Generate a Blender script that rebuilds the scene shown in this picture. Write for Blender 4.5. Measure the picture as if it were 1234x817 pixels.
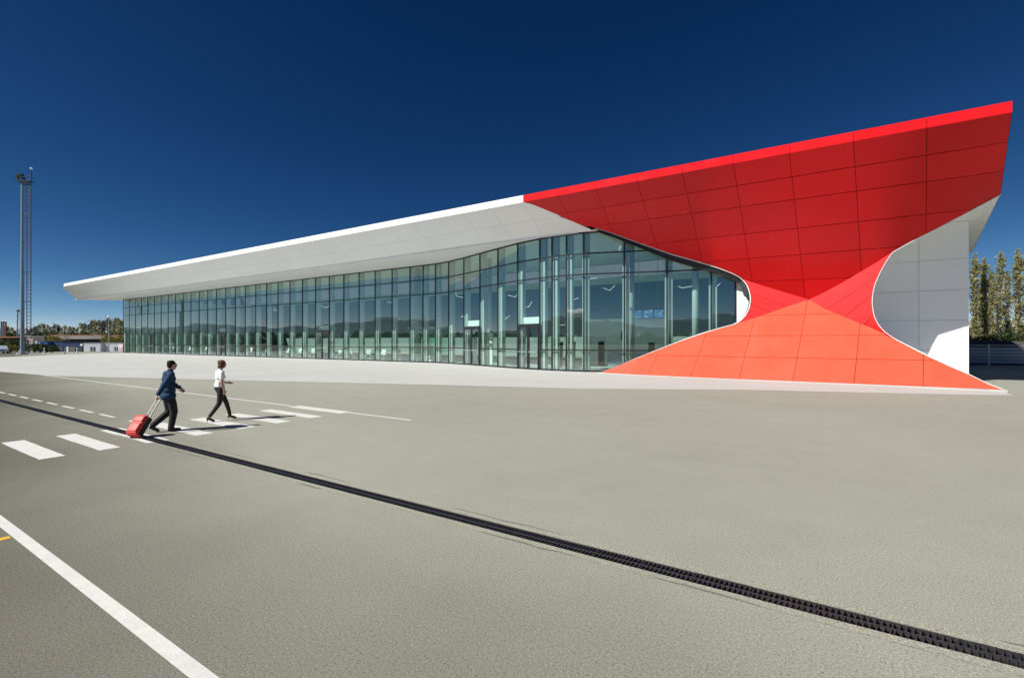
import bpy, math, random
from mathutils import Vector, Matrix, noise as mnoise
R = math.radians
random.seed(7)
scene = bpy.context.scene
for o in list(bpy.data.objects):
    bpy.data.objects.remove(o)
COL = scene.collection

# ------------------------------------------------------------------ camera, sky, sun
H = 2.27                      # camera height
FPX, YAW = 574.5, R(32.6)     # focal length in photo pixels (width 1234), heading
cam = bpy.data.objects.new('camera', bpy.data.cameras.new('camera'))
COL.objects.link(cam)
cam.location = (0, 0, H)
cam.rotation_euler = (R(90), 0, YAW)
cam.data.sensor_width = 36
cam.data.lens = 36 * FPX / 1234
cam.data.shift_y = 2.5 / 1234
cam.data.clip_start = 0.05
cam.data.clip_end = 30000
scene.camera = cam

EXPO = 0.5
SUN_EL = R(42.0)
SX, SY = -0.515, -0.857        # horizontal direction towards the sun
scene.world = bpy.data.worlds.new('World')
scene.world.use_nodes = True
wn = scene.world.node_tree
bg = wn.nodes['Background']
sky = wn.nodes.new('ShaderNodeTexSky')
sky.sky_type = 'NISHITA'
sky.sun_disc = False
sky.sun_elevation = SUN_EL
sky.sun_rotation = math.atan2(SX, SY)
sky.altitude = 6000
sky.air_density = 0.6
sky.dust_density = 0.0
sky.ozone_density = 6.0
# deep polarised look: each channel gets its own contrast
sepc = wn.nodes.new('ShaderNodeSeparateColor'); comb = wn.nodes.new('ShaderNodeCombineColor')
wn.links.new(sky.outputs[0], sepc.inputs[0])
for i, (p_, k_) in enumerate(((2.15, 11.8), (1.45, 2.1), (1.04, .9))):
    m1 = wn.nodes.new('ShaderNodeMath'); m1.operation = 'MULTIPLY'; m1.inputs[1].default_value = .1
    m2 = wn.nodes.new('ShaderNodeMath'); m2.operation = 'POWER'; m2.inputs[1].default_value = p_
    m3 = wn.nodes.new('ShaderNodeMath'); m3.operation = 'MULTIPLY'; m3.inputs[1].default_value = k_ * 10 / 2 ** EXPO
    wn.links.new(sepc.outputs[i], m1.inputs[0]); wn.links.new(m1.outputs[0], m2.inputs[0]); wn.links.new(m2.outputs[0], m3.inputs[0]); wn.links.new(m3.outputs[0], comb.inputs[i])
wn.links.new(comb.outputs[0], bg.inputs['Color'])
bg.inputs['Strength'].default_value = 0.1

sl = bpy.data.lights.new('sun', 'SUN')
sl.energy = 5.0
sl.angle = R(0.53)
sl.color = (1.0, 0.955, 0.88)
so = bpy.data.objects.new('sun', sl)
COL.objects.link(so)
ch = math.cos(SUN_EL)
so.rotation_euler = Vector((SX * ch, SY * ch, math.sin(SUN_EL))).to_track_quat('Z', 'Y').to_euler()
so.location = (-30, -40, 60)

vs = scene.view_settings
scene.display_settings.display_device = 'sRGB'
vs.view_transform = 'Standard'
vs.look = 'None'
vs.exposure = EXPO
vs.gamma = 1.0

# ------------------------------------------------------------------ helpers
def ray(px, py):
    a = (px - 617) / FPX
    b = (411 - py) / FPX
    return (-math.sin(YAW) + math.cos(YAW) * a, math.cos(YAW) + math.sin(YAW) * a, b)

def on_y(px, py, Y):
    r = ray(px, py); d = Y / r[1]
    return Vector((r[0] * d, Y, H + r[2] * d))

def on_d(px, py, d):
    r = ray(px, py)
    return Vector((r[0] * d, r[1] * d, H + r[2] * d))

def link(o):
    COL.objects.link(o); return o

def parent_keep(o, p):
    if p is not None:
        o.parent = p
        o.matrix_parent_inverse = Matrix.Translation(-p['_base_vec']) if False else p.matrix_basis.inverted()

def mesh_obj(name, V, Fc, material, parent=None, smooth=False, mats=None, fm=None):
    me = bpy.data.meshes.new(name)
    me.from_pydata([tuple(v) for v in V], [], Fc)
    if mats:
        for m in mats: me.materials.append(m)
        me.polygons.foreach_set('material_index', fm)
    elif material: me.materials.append(material)
    if smooth: me.polygons.foreach_set('use_smooth', [True] * len(me.polygons))
    me.update()
    o = link(bpy.data.objects.new(name, me))
    parent_keep(o, parent)
    return o

def inst(name, me, parent=None, loc=None, rot=None, scale=None):
    """an object that shares mesh data; loc is in the parent's local space"""
    o = link(bpy.data.objects.new(name, me))
    if loc is not None: o.location = loc
    if rot is not None: o.rotation_euler = rot
    if scale is not None: o.scale = scale
    if parent is not None: o.parent = parent
    return o

def empty(name, loc, rz=0.0):
    e = link(bpy.data.objects.new(name, None))
    e.location = loc; e.rotation_euler = (0, 0, rz)
    e.empty_display_size = 0.3
    return e

def tag(o, label=None, cat=None, group=None, kind=None):
    if label: o['label'] = label
    if cat: o['category'] = cat
    if group: o['group'] = group
    if kind: o['kind'] = kind
    return o

def copy_tree(o, parent=None):
    c = o.copy(); COL.objects.link(c)
    if parent is not None: c.parent = parent
    for k in list(o.children): copy_tree(k, c)
    return c

class MB:
    def __init__(s): s.v = []; s.f = []
    def box(s, c, d, rz=0.0, M=None):
        n = len(s.v)
        ca, sa = math.cos(rz), math.sin(rz)
        for z in (-.5, .5):
            for x, y in ((-.5, -.5), (.5, -.5), (.5, .5), (-.5, .5)):
                lx, ly, lz = x * d[0], y * d[1], z * d[2]
                p = Vector((lx * ca - ly * sa + c[0], lx * sa + ly * ca + c[1], lz + c[2]))
                s.v.append(M @ p if M else p)
        s.f += [tuple(n + i for i in q) for q in ((3, 2, 1, 0), (4, 5, 6, 7), (0, 1, 5, 4), (1, 2, 6, 5), (2, 3, 7, 6), (3, 0, 4, 7))]
        return s
    def bar(s, p, q, w, h=None, up=(0, 0, 1)):
        """box beam from p to q, w across, h along up"""
        p, q = Vector(p), Vector(q); h = h or w
        d = (q - p).normalized(); up = Vector(up)
        if abs(d.dot(up)) > .98: up = Vector((0, 1, 0))
        a = d.cross(up).normalized(); b = a.cross(d).normalized()
        n = len(s.v)
        for e in (p, q):
            for i, j in ((-.5, -.5), (.5, -.5), (.5, .5), (-.5, .5)):
                s.v.append(e + a * (i * w) + b * (j * h))
        s.f += [tuple(n + i for i in t) for t in ((0, 1, 2, 3), (7, 6, 5, 4), (4, 5, 1, 0), (5, 6, 2, 1), (6, 7, 3, 2), (7, 4, 0, 3))]
        return s
    def tube(s, p, q, r0, r1=None, k=10, caps=True):
        p, q = Vector(p), Vector(q); r1 = r0 if r1 is None else r1
        d = (q - p).normalized()
        up = Vector((0, 0, 1)) if abs(d.z) < .95 else Vector((1, 0, 0))
        a = d.cross(up).normalized(); b = d.cross(a).normalized()
        n = len(s.v)
        for e, r in ((p, r0), (q, r1)):
            for i in range(k):
                t = 2 * math.pi * i / k
                s.v.append(e + a * (r * math.cos(t)) + b * (r * math.sin(t)))
        for i in range(k):
            j = (i + 1) % k
            s.f.append((n + i, n + j, n + k + j, n + k + i))
        if caps:
            s.f.append(tuple(n + k - 1 - i for i in range(k))); s.f.append(tuple(n + k + i for i in range(k)))
        return s
    def ball(s, c, r, k=10, m=6, M=None):
        c = Vector(c); r = r if hasattr(r, '__len__') else (r, r, r)
        n = len(s.v)
        def put(v):
            v = Vector((v[0] * r[0], v[1] * r[1], v[2] * r[2]))
            s.v.append(c + (M @ v if M else v))
        put((0, 0, -1))
        for j in range(1, m):
            t = math.pi * j / m
            for i in range(k):
                f = 2 * math.pi * i / k
                put((math.sin(t) * math.cos(f), math.sin(t) * math.sin(f), -math.cos(t)))
        put((0, 0, 1))
        for i in range(k):
            s.f.append((n, n + 1 + (i + 1) % k, n + 1 + i))
        for j in range(m - 2):
            for i in range(k):
                a = n + 1 + j * k
                s.f.append((a + i, a + (i + 1) % k, a + k + (i + 1) % k, a + k + i))
        a = n + 1 + (m - 2) * k; t = len(s.v) - 1
        for i in range(k): s.f.append((a + i, a + (i + 1) % k, t))
        return s
    def poly(s, pts):
        n = len(s.v); s.v += [Vector(p) for p in pts]; s.f.append(tuple(range(n, n + len(pts)))); return s
    def prism(s, pts, off):
        off = Vector(off); n = len(s.v); k = len(pts)
        s.v += [Vector(p) for p in pts] + [Vector(p) + off for p in pts]
        s.f.append(tuple(range(n, n + k))); s.f.append(tuple(n + 2 * k - 1 - i for i in range(k)))
        for i in range(k): s.f.append((n + i, n + k + i, n + k + (i + 1) % k, n + (i + 1) % k))
        return s
    def grid(s, P):
        n = len(s.v); a = len(P); b = len(P[0])
        for row in P: s.v += [Vector(p) for p in row]
        for i in range(a - 1):
            for j in range(b - 1):
                s.f.append((n + i * b + j, n + i * b + j + 1, n + (i + 1) * b + j + 1, n + (i + 1) * b + j))
        return s
    def slab(s, P, t, side):
        """grid of points P made into a plate of thickness t, grown along 'side' * normal"""
        a = len(P); b = len(P[0])
        N = []
        for i in range(a):
            row = []
            for j in range(b):
                e1 = Vector(P[min(i + 1, a - 1)][j]) - Vector(P[max(i - 1, 0)][j])
                e2 = Vector(P[i][min(j + 1, b - 1)]) - Vector(P[i][max(j - 1, 0)])
                c = e1.cross(e2)
                row.append(c.normalized() if c.length > 1e-9 else None)
            N.append(row)
        flat = [x for r in N for x in r if x]
        mean = sum(flat, Vector()).normalized() if flat else Vector((0, 1, 0))
        Q = [[Vector(P[i][j]) + (N[i][j] or mean) * (t * side) for j in range(b)] for i in range(a)]
        n0 = len(s.v); s.grid(P); n1 = len(s.v); s.grid(Q)
        loop = [(0, j) for j in range(b)] + [(i, b - 1) for i in range(1, a)] + [(a - 1, j) for j in range(b - 2, -1, -1)] + [(i, 0) for i in range(a - 2, 0, -1)]
        for k in range(len(loop)):
            (i, j), (i2, j2) = loop[k], loop[(k + 1) % len(loop)]
            n2 = len(s.v)
            s.v += [Vector(P[i][j]), Vector(P[i2][j2]), Q[i2][j2], Q[i][j]]
            s.f.append((n2, n2 + 1, n2 + 2, n2 + 3))
        return s
    def build(s, name, material, parent=None, smooth=False):
        return mesh_obj(name, s.v, s.f, material, parent, smooth)

# ------------------------------------------------------------------ materials
def new_mat(name):
    m = bpy.data.materials.new(name); m.use_nodes = True
    nt = m.node_tree
    return m, nt, nt.nodes['Principled BSDF']

def node(nt, t, **kw):
    n = nt.nodes.new(t)
    for k, v in kw.items(): setattr(n, k, v)
    return n

def mapped(nt, scale=(1, 1, 1)):
    tc = node(nt, 'ShaderNodeTexCoord')
    mp = node(nt, 'ShaderNodeMapping'); mp.inputs['Scale'].default_value = scale
    nt.links.new(tc.outputs['Object'], mp.inputs[0])
    return mp.outputs[0]

def noise_tex(nt, vec, scale, detail=3, rough=.5):
    n = node(nt, 'ShaderNodeTexNoise')
    n.inputs['Scale'].default_value = scale
    n.inputs['Detail'].default_value = detail
    n.inputs['Roughness'].default_value = rough
    nt.links.new(vec, n.inputs['Vector'])
    return n.outputs['Fac']

def ramp(nt, fac, stops):
    r = node(nt, 'ShaderNodeValToRGB')
    els = r.color_ramp.elements
    while len(els) < len(stops): els.new(.5)
    for e, (p, c) in zip(els, stops):
        e.position = p
        e.color = (c[0], c[1], c[2], 1) if hasattr(c, '__len__') else (c, c, c, 1)
    nt.links.new(fac, r.inputs[0])
    return r.outputs[0]

def mul(nt, a, b, mode='MULTIPLY', fac=1.0):
    m = node(nt, 'ShaderNodeMixRGB', blend_type=mode)
    if hasattr(fac, 'default_value') or not isinstance(fac, float): nt.links.new(fac, m.inputs[0])
    else: m.inputs[0].default_value = fac
    for i, x in ((1, a), (2, b)):
        if isinstance(x, tuple): m.inputs[i].default_value = (x[0], x[1], x[2], 1)
        else: nt.links.new(x, m.inputs[i])
    return m.outputs[0]

def bump(nt, bsdf, h, strength=.3, dist=.01):
    b = node(nt, 'ShaderNodeBump'); b.inputs['Strength'].default_value = strength; b.inputs['Distance'].default_value = dist
    nt.links.new(h, b.inputs['Height']); nt.links.new(b.outputs[0], bsdf.inputs['Normal'])

def simple(name, col, rough=.6, var=.12, scale=3.0, metal=0.0, coat=0.0, spec=.5, per_obj=0.0):
    m, nt, b = new_mat(name)
    v = mapped(nt)
    n = noise_tex(nt, v, scale, 4)
    c = ramp(nt, n, [(.25, tuple(x * (1 - var) for x in col)), (.75, tuple(min(1, x * (1 + var)) for x in col))])
    if per_obj:
        oi = node(nt, 'ShaderNodeObjectInfo')
        c = mul(nt, c, ramp(nt, oi.outputs['Random'], [(0, 1 - per_obj), (1, 1.0)]))
    nt.links.new(c, b.inputs['Base Color'])
    b.inputs['Roughness'].default_value = rough
    b.inputs['Metallic'].default_value = metal
    b.inputs['Specular IOR Level'].default_value = spec
    if coat:
        b.inputs['Coat Weight'].default_value = coat; b.inputs['Coat Roughness'].default_value = .12
    return m

def m_asphalt(name='asphalt', gain=1.0):
    m, nt, b = new_mat(name)
    v = mapped(nt)
    big = noise_tex(nt, v, .11, 4, .55)
    mid = noise_tex(nt, v, 1.3, 5, .6)
    fine = noise_tex(nt, v, 46, 3, .7)
    grain = noise_tex(nt, v, 105, 2, .7)
    spot = noise_tex(nt, v, .8, 6, .75)
    streak = noise_tex(nt, mapped(nt, (.06, 1.7, 1)), 1.0, 4, .6)
    c = ramp(nt, big, [(.3, (.27, .275, .232)), (.7, (.315, .32, .27))])
    c = mul(nt, c, ramp(nt, mid, [(.25, .95), (.75, 1.04)]))
    c = mul(nt, c, ramp(nt, fine, [(.30, .42), (.42, .92), (.55, 1.02), (.72, 1.35)]))
    c = mul(nt, c, ramp(nt, grain, [(.33, .30), (.43, 1.0), (.60, 1.0), (.68, 1.9)]))
    c = mul(nt, c, ramp(nt, spot, [(.26, .80), (.36, 1.0)]))
    c = mul(nt, c, ramp(nt, streak, [(.3, .985), (.7, 1.015)]))
    # lens vignetting put into the colour: darker towards the front left
    xyz = node(nt, 'ShaderNodeSeparateXYZ'); nt.links.new(v, xyz.inputs[0])
    ma = node(nt, 'ShaderNodeMath', operation='MULTIPLY_ADD'); nt.links.new(big, ma.inputs[0]); ma.inputs[1].default_value = 4.0; nt.links.new(xyz.outputs['Y'], ma.inputs[2])
    mx = node(nt, 'ShaderNodeMath', operation='MULTIPLY_ADD'); nt.links.new(xyz.outputs['X'], mx.inputs[0]); mx.inputs[1].default_value = .2; nt.links.new(ma.outputs[0], mx.inputs[2])
    vignette = node(nt, 'ShaderNodeMapRange'); nt.links.new(mx.outputs[0], vignette.inputs[0])
    vignette.inputs[1].default_value = 6.2; vignette.inputs[2].default_value = 1.6; vignette.inputs[3].default_value = 0; vignette.inputs[4].default_value = 1
    c = mul(nt, c, mul(nt, c, (.40, .38, .36)), 'MIX', vignette.outputs[0])
    if gain != 1: c = mul(nt, c, (gain, gain * .99, gain * .97))
    nt.links.new(c, b.inputs['Base Color'])
    b.inputs['Roughness'].default_value = .88
    b.inputs['Specular IOR Level'].default_value = .25
    bump(nt, b, grain, .16, .006)
    return m

def m_concrete(name, lo, hi, scale=.25):
    m, nt, b = new_mat(name)
    v = mapped(nt)
    a = noise_tex(nt, v, scale, 5, .6)
    f = noise_tex(nt, v, 14, 4, .65)
    c = ramp(nt, a, [(.3, lo), (.7, hi)])
    c = mul(nt, c, ramp(nt, f, [(.3, .93), (.7, 1.04)]))
    c = mul(nt, c, ramp(nt, noise_tex(nt, v, .9, 7, .72), [(.25, .86), (.45, 1.0)]))
    nt.links.new(c, b.inputs['Base Color'])
    b.inputs['Roughness'].default_value = .8
    b.inputs['Specular IOR Level'].default_value = .3
    bump(nt, b, f, .1, .004)
    return m

def m_paint(name, col):
    """worn thermoplastic road paint"""
    m, nt, b = new_mat(name)
    v = mapped(nt)
    g = noise_tex(nt, v, 55, 4, .7)
    w = noise_tex(nt, v, 6, 4, .7)
    c = mul(nt, col, ramp(nt, w, [(.3, .86), (.65, 1.0)]))
    c = mul(nt, c, ramp(nt, g, [(.27, .35), (.36, .9), (.6, 1.0)]))
    nt.links.new(c, b.inputs['Base Color'])
    b.inputs['Roughness'].default_value = .7
    return m

def m_panel(name, col, rough, per_obj, coat, spec=.4):
    m, nt, b = new_mat(name)
    v = mapped(nt)
    oi = node(nt, 'ShaderNodeObjectInfo')
    n = noise_tex(nt, v, .35, 4, .55)
    c = mul(nt, col, ramp(nt, oi.outputs['Random'], [(0, 1 - per_obj), (1, 1.0)]))
    c = mul(nt, c, ramp(nt, n, [(.3, .95), (.7, 1.0)]))
    nt.links.new(c, b.inputs['Base Color'])
    r = ramp(nt, noise_tex(nt, v, 1.1, 3), [(.3, rough * .8), (.7, rough * 1.2)])
    nt.links.new(r, b.inputs['Roughness'])
    b.inputs['Specular IOR Level'].default_value = spec
    b.inputs['Coat Weight'].default_value = coat
    b.inputs['Coat Roughness'].default_value = .2
    bump(nt, b, noise_tex(nt, v, .55, 1), .025, .05)
    return m

def m_glass():
    m = bpy.data.materials.new('coated_glass'); m.use_nodes = True
    nt = m.node_tree
    nt.nodes.remove(nt.nodes['Principled BSDF'])
    out = nt.nodes['Material Output']
    tr = node(nt, 'ShaderNodeBsdfTransparent'); tr.inputs[0].default_value = (.80, 1.0, .93, 1)
    gl = node(nt, 'ShaderNodeBsdfGlossy'); gl.inputs['Roughness'].default_value = 0.0; gl.inputs['Color'].default_value = (.92, .97, 1, 1)
    fr = node(nt, 'ShaderNodeFresnel'); geo = node(nt, 'ShaderNodeNewGeometry')
    io = node(nt, 'ShaderNodeMapRange'); nt.links.new(geo.outputs['Backfacing'], io.inputs[0])   # a thin pane reflects alike from both sides
    io.inputs[3].default_value = 2.6; io.inputs[4].default_value = 1 / 2.6
    nt.links.new(io.outputs[0], fr.inputs['IOR'])
    mx = node(nt, 'ShaderNodeMixShader')
    nt.links.new(fr.outputs[0], mx.inputs[0]); nt.links.new(tr.outputs[0], mx.inputs[1]); nt.links.new(gl.outputs[0], mx.inputs[2])
    nt.links.new(mx.outputs[0], out.inputs['Surface'])
    return m

def m_emit(name, col, s):
    m, nt, b = new_mat(name)
    b.inputs['Base Color'].default_value = (.8, .8, .8, 1)
    b.inputs['Emission Color'].default_value = (*col, 1); b.inputs['Emission Strength'].default_value = s
    return m

def m_leaf(name, a, b_, c_):
    m, nt, b = new_mat(name)
    v = mapped(nt)
    n = noise_tex(nt, v, .9, 3, .6)
    n2 = noise_tex(nt, v, 9, 1)
    c = ramp(nt, n, [(.3, a), (.5, b_), (.7, c_)])
    c = mul(nt, c, ramp(nt, n2, [(.3, .7), (.7, 1.25)]))
    nt.links.new(c, b.inputs['Base Color'])
    b.inputs['Roughness'].default_value = .55
    b.inputs['Specular IOR Level'].default_value = .3
    tl = node(nt, 'ShaderNodeBsdfTranslucent'); nt.links.new(c, tl.inputs[0])
    mx = node(nt, 'ShaderNodeMixShader'); mx.inputs[0].default_value = .3
    nt.links.new(b.outputs[0], mx.inputs[1]); nt.links.new(tl.outputs[0], mx.inputs[2])
    nt.links.new(mx.outputs[0], nt.nodes['Material Output'].inputs['Surface'])
    return m

def m_mountain():
    m, nt, b = new_mat('mountain_slopes')
    v = mapped(nt)
    xyz = node(nt, 'ShaderNodeSeparateXYZ'); nt.links.new(v, xyz.inputs[0])
    n = noise_tex(nt, v, .004, 6, .6)
    ma = node(nt, 'ShaderNodeMath', operation='MULTIPLY_ADD'); nt.links.new(n, ma.inputs[0]); ma.inputs[1].default_value = 260; nt.links.new(xyz.outputs['Z'], ma.inputs[2])
    mr = node(nt, 'ShaderNodeMapRange'); nt.links.new(ma.outputs[0], mr.inputs[0])
    mr.inputs[1].default_value = 500; mr.inputs[2].default_value = 620
    base = ramp(nt, noise_tex(nt, v, .002, 4), [(.3, (.055, .09, .14)), (.7, (.08, .12, .18))])  # blue of the distance haze is mixed into the slope colour
    c = mul(nt, base, (.8, .83, .87), 'MIX', mr.outputs[0])
    nt.links.new(c, b.inputs['Base Color']); b.inputs['Roughness'].default_value = .95
    b.inputs['Specular IOR Level'].default_value = .1
    return m

M = {}
M['asphalt'] = m_asphalt()
M['concrete'] = m_concrete('pale_concrete', (.415, .425, .415), (.455, .465, .455))
M['haunch'] = m_asphalt('asphalt_infill', 1.05)
M['plinth'] = m_concrete('plinth_concrete', (.44, .45, .43), (.5, .5, .49))
M['paint'] = m_paint('white_road_paint', (.66, .66, .64))
M['yellow'] = m_paint('yellow_road_paint', (.72, .42, .04))
M['sealant'] = simple('joint_sealant', (.185, .18, .155), .85)
M['grass'] = simple('dry_grass', (.13, .13, .06), .9, .4, .4)
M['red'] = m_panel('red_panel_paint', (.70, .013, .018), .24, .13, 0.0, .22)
M['flank'] = m_panel('lit_red_flank_paint', (.70, .040, .042), .3, .06, 0.0, .2)  # lightened copy of the red, sunlight on the flanks mixed into the colour
M['red_sunlit'] = m_panel('sunlit_red_panel_paint', (.66, .088, .044), .4, .05, .05)  # same red cladding; its overexposed sunlit hue is put into the fin colour
M['white'] = m_panel('white_panel_paint', (.90, .905, .91), .42, .02, .1)
M['seal_dark'] = simple('panel_joint_shadow', (.14, .008, .008), .8)
M['seal_grey'] = simple('panel_joint_grey', (.35, .35, .35), .8)
M['trim'] = simple('white_trim_paint', (.78, .78, .77), .4, .03)
M['frame'] = simple('dark_grey_frame', (.018, .022, .027), .38, .15, 2, .2)
M['glass'] = m_glass()
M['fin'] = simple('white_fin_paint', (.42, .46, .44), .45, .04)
M['roofing'] = simple('grey_roof_sheet', (.42, .42, .42), .7)
M['floor_in'] = simple('pale_floor_tile', (.66, .69, .66), .35, .06, 1.2)
M['wall_in'] = simple('interior_plaster', (.17, .23, .23), .7, .05, .5)
M['ceiling_in'] = simple('ceiling_panel_white', (.85, .89, .83), .6, .05, .5)
M['lamp'] = m_emit('lit_white_tube', (1, .97, .9), .9)
M['screen'] = m_emit('lit_blue_screen', (.15, .38, .75), .4)
nt_ = M['screen'].node_tree
nt_.links.new(ramp(nt_, noise_tex(nt_, mapped(nt_, (1, 1, 1.6)), 3.5, 5, .7), [(.35, (.02, .10, .25)), (.55, (.10, .30, .55)), (.68, (.6, .75, .85))]), nt_.nodes['Principled BSDF'].inputs['Emission Color'])
M['screen'].node_tree.nodes['Principled BSDF'].inputs['Base Color'].default_value = (.02, .03, .05, 1)
M['dark_metal'] = simple('cast_iron', (.075, .075, .082), .46, .5, 30, .6)
M['black'] = simple('black_void', (.01, .01, .01), .8)
M['galv'] = simple('galvanised_steel', (.36, .39, .42), .45, .1, 2, .5)
M['steel_blue'] = simple('blue_grey_steel', (.22, .27, .34), .5, .1, 1, .3)
M['rust'] = simple('rust_red_roof', (.30, .12, .07), .8, .3, .3)
M['roof_grey'] = simple('weathered_grey_roof', (.13, .12, .12), .85, .3, .2)
M['wall_dark'] = simple('dark_shed_wall', (.06, .055, .05), .9, .4, .3)
M['blue'] = simple('bright_blue_container', (.014, .11, .36), .5, .1, 1)
M['navy'] = simple('navy_blue_container', (.009, .028, .095), .6, .2, 1)
M['cabin'] = simple('white_cabin_sheet', (.46, .49, .53), .55, .06, .7)
M['pink'] = simple('pale_pink_render', (.62, .50, .46), .8, .08)
M['redpost'] = simple('red_signal_paint', (.6, .05, .03), .5)
M['winglass'] = simple('dark_window_glass', (.03, .04, .05), .1)
M['bark'] = simple('poplar_bark', (.16, .14, .11), .9, .3, 4)
M['leafA'] = m_leaf('autumn_poplar_leaf', (.16, .165, .06), (.28, .265, .115), (.44, .39, .20))
M['leafB'] = m_leaf('green_bush_leaf', (.02, .035, .012), (.04, .06, .018), (.075, .095, .03))
M['leafC'] = m_leaf('yellow_bush_leaf', (.10, .10, .02), (.17, .16, .03), (.24, .22, .05))
M['mountain'] = m_mountain()
M['leafD'] = m_leaf('dark_poplar_leaf', (.045, .055, .022), (.07, .075, .03), (.11, .105, .045))
M['leaf_green'] = simple('green_band_paint', (.08, .25, .08), .5)
M['carpaint'] = simple('pale_blue_car_paint', (.42, .5, .6), .25, .03, 1, 0, .5)
M['galvblue'] = simple('blue_grey_mast_paint', (.20, .28, .36), .5, .08, 1)
M['booth'] = M['glass']
M['patio'] = simple('patio_planting', (.15, .22, .11), .8, .4, .8)
M['upstand'] = simple('dark_patio_cladding', (.07, .08, .085), .6)
M['ladder'] = simple('dark_blue_ladder_steel', (.05, .055, .085), .6)
M['skin'] = simple('warm_skin', (.50, .28, .20), .5, .06, 9)
M['eye'] = simple('dark_eye', (.03, .02, .015), .2)
M['lip'] = simple('lip_skin', (.40, .16, .13), .5)
M['hair_dark'] = simple('dark_brown_hair', (.014, .010, .008), .8, .3, 40, spec=.2)
M['hair_auburn'] = simple('auburn_hair', (.11, .035, .012), .45, .35, 40)
M['jacket'] = simple('blue_wool_jacket', (.004, .034, .085), .9, .2, 25)
M['black_cloth'] = simple('black_trouser_cloth', (.012, .012, .015), .85, .3, 25)
M['white_cloth'] = simple('white_cotton', (.74, .75, .78), .8, .05, 12)
M['shoe'] = simple('black_leather', (.01, .01, .011), .3, .2, 20)
M['case_red'] = simple('red_suitcase_fabric', (.62, .035, .022), .55, .08, 20)
M['case_black'] = simple('black_suitcase_fabric', (.015, .015, .017), .7, .2, 30)
M['pale_metal'] = simple('pale_aluminium', (.62, .60, .55), .35, .05, 5, .3)

# ------------------------------------------------------------------ the ground
def sheet(name, pts, z, material, kind='structure'):
    o = MB().poly([(p[0], p[1], z if len(p) < 3 else p[2]) for p in pts]).build(name, material)
    if kind: o['kind'] = kind
    return o

DY0, DY1 = 4.69, 4.91
g = MB()
for (x0, x1, y0, y1) in ((-9000, -230, -9000, 9000), (140, 9000, -9000, 9000), (-230, 140, -9000, DY0 - .02), (-230, 140, DY1 + .02, 9000)):
    g.poly([(x0, y0, -.012), (x1, y0, -.012), (x1, y1, -.012), (x0, y1, -.012)])
tag(g.build('terrain', M['grass']), kind='structure')
g = MB()
for (y0, y1) in ((-130, DY0), (DY1, 66)):
    g.poly([(-180, y0, 0), (90, y0, 0), (90, y1, 0), (-180, y1, 0)])
tag(g.build('asphalt_apron', M['asphalt']), kind='structure')

# pale concrete forecourt, rising a little to the glass wall
EDGE = [(-50.9, 9.3), (-42.1, 10.0), (-28.5, 14.5), (-16.0, 18.85), (-9.4, 20.9), (-2.8, 24.5), (5.3, 27.2), (6.9, 28.0)]
YB = 35.95
g = MB()
front = [(-89.6, 10.5)] + EDGE
back = []
for x, y in front:
    back.append((x, 31.5 if x > -13 else YB))
P0 = [(x, y, .006) for x, y in front]
P1 = [(x, y + min(1.2, (b[1] - y) * .5), .012 + .02) for (x, y), b in zip(front, back)]
P2 = [(b[0], b[1], .10) for b in back]
g.grid([P0, P1, P2])
g.poly([(-108.9, YB, .10), (-108.4, 33, .09), (-89.6, 10.5, .006), (-89.6, YB, .10)])
tag(g.build('concrete_forecourt', M['concrete']), kind='structure')

def strip(name, x0, x1, y0, y1, material, z=.004, n=1, wob=0.0):
    P = [[], []]
    for i in range(n + 1):
        x = x0 + (x1 - x0) * i / n
        P[0].append((x, y0 + random.uniform(-wob, wob), z)); P[1].append((x, y1 + random.uniform(-wob, wob), z))
    return MB().grid(P).build(name, material)

for (x0, x1, y0, y1, mm) in ((-180, -3.0, 1.535, 1.645, 'paint'), (-3.0, 60, 1.535, 1.645, 'paint')):
    tag(strip('lane_line', x0, x1, y0, y1, M[mm]), kind='structure')
tag(strip('yellow_line', -7.93, -7.82, -12, 1.52, M['yellow']), kind='structure')
tag(strip('edge_line', -47, -15.48, 9.83, 9.95, M['paint']), kind='structure')
tag(strip('edge_line', -12.5, -9.8, 9.9, 10.02, M['paint']), kind='structure')
cr = tag(empty('pedestrian_crossing', (-13.9, 6.5, 0)), kind='structure')
for (y, w) in ((3.0, .38), (3.9, .36), (4.62, .13), (4.955, .08), (5.75, .4), (6.8, .42), (7.78, .42), (8.83, .42), (9.88, .44)):
    o = strip('crossing_bar', -15.32, -12.54, y - w / 2, y + w / 2, M['paint'], .0045, 12, .006); parent_keep(o, cr)
dl = tag(empty('dashed_line', (-24, 5.58, 0)), kind='structure')
x = -17.62
while x > -75:
    o = strip('line_dash', x - 1.16, x, 5.53, 5.63, M['paint'], .004); parent_keep(o, dl)
    x -= 1.73
o = strip('line_dash', -16.55, -15.9, 5.53, 5.63, M['paint'], .004); parent_keep(o, dl)
tag(strip('forecourt_line', -60, -44, 10.75, 11.0, M['paint'], .03), kind='structure')

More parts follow.
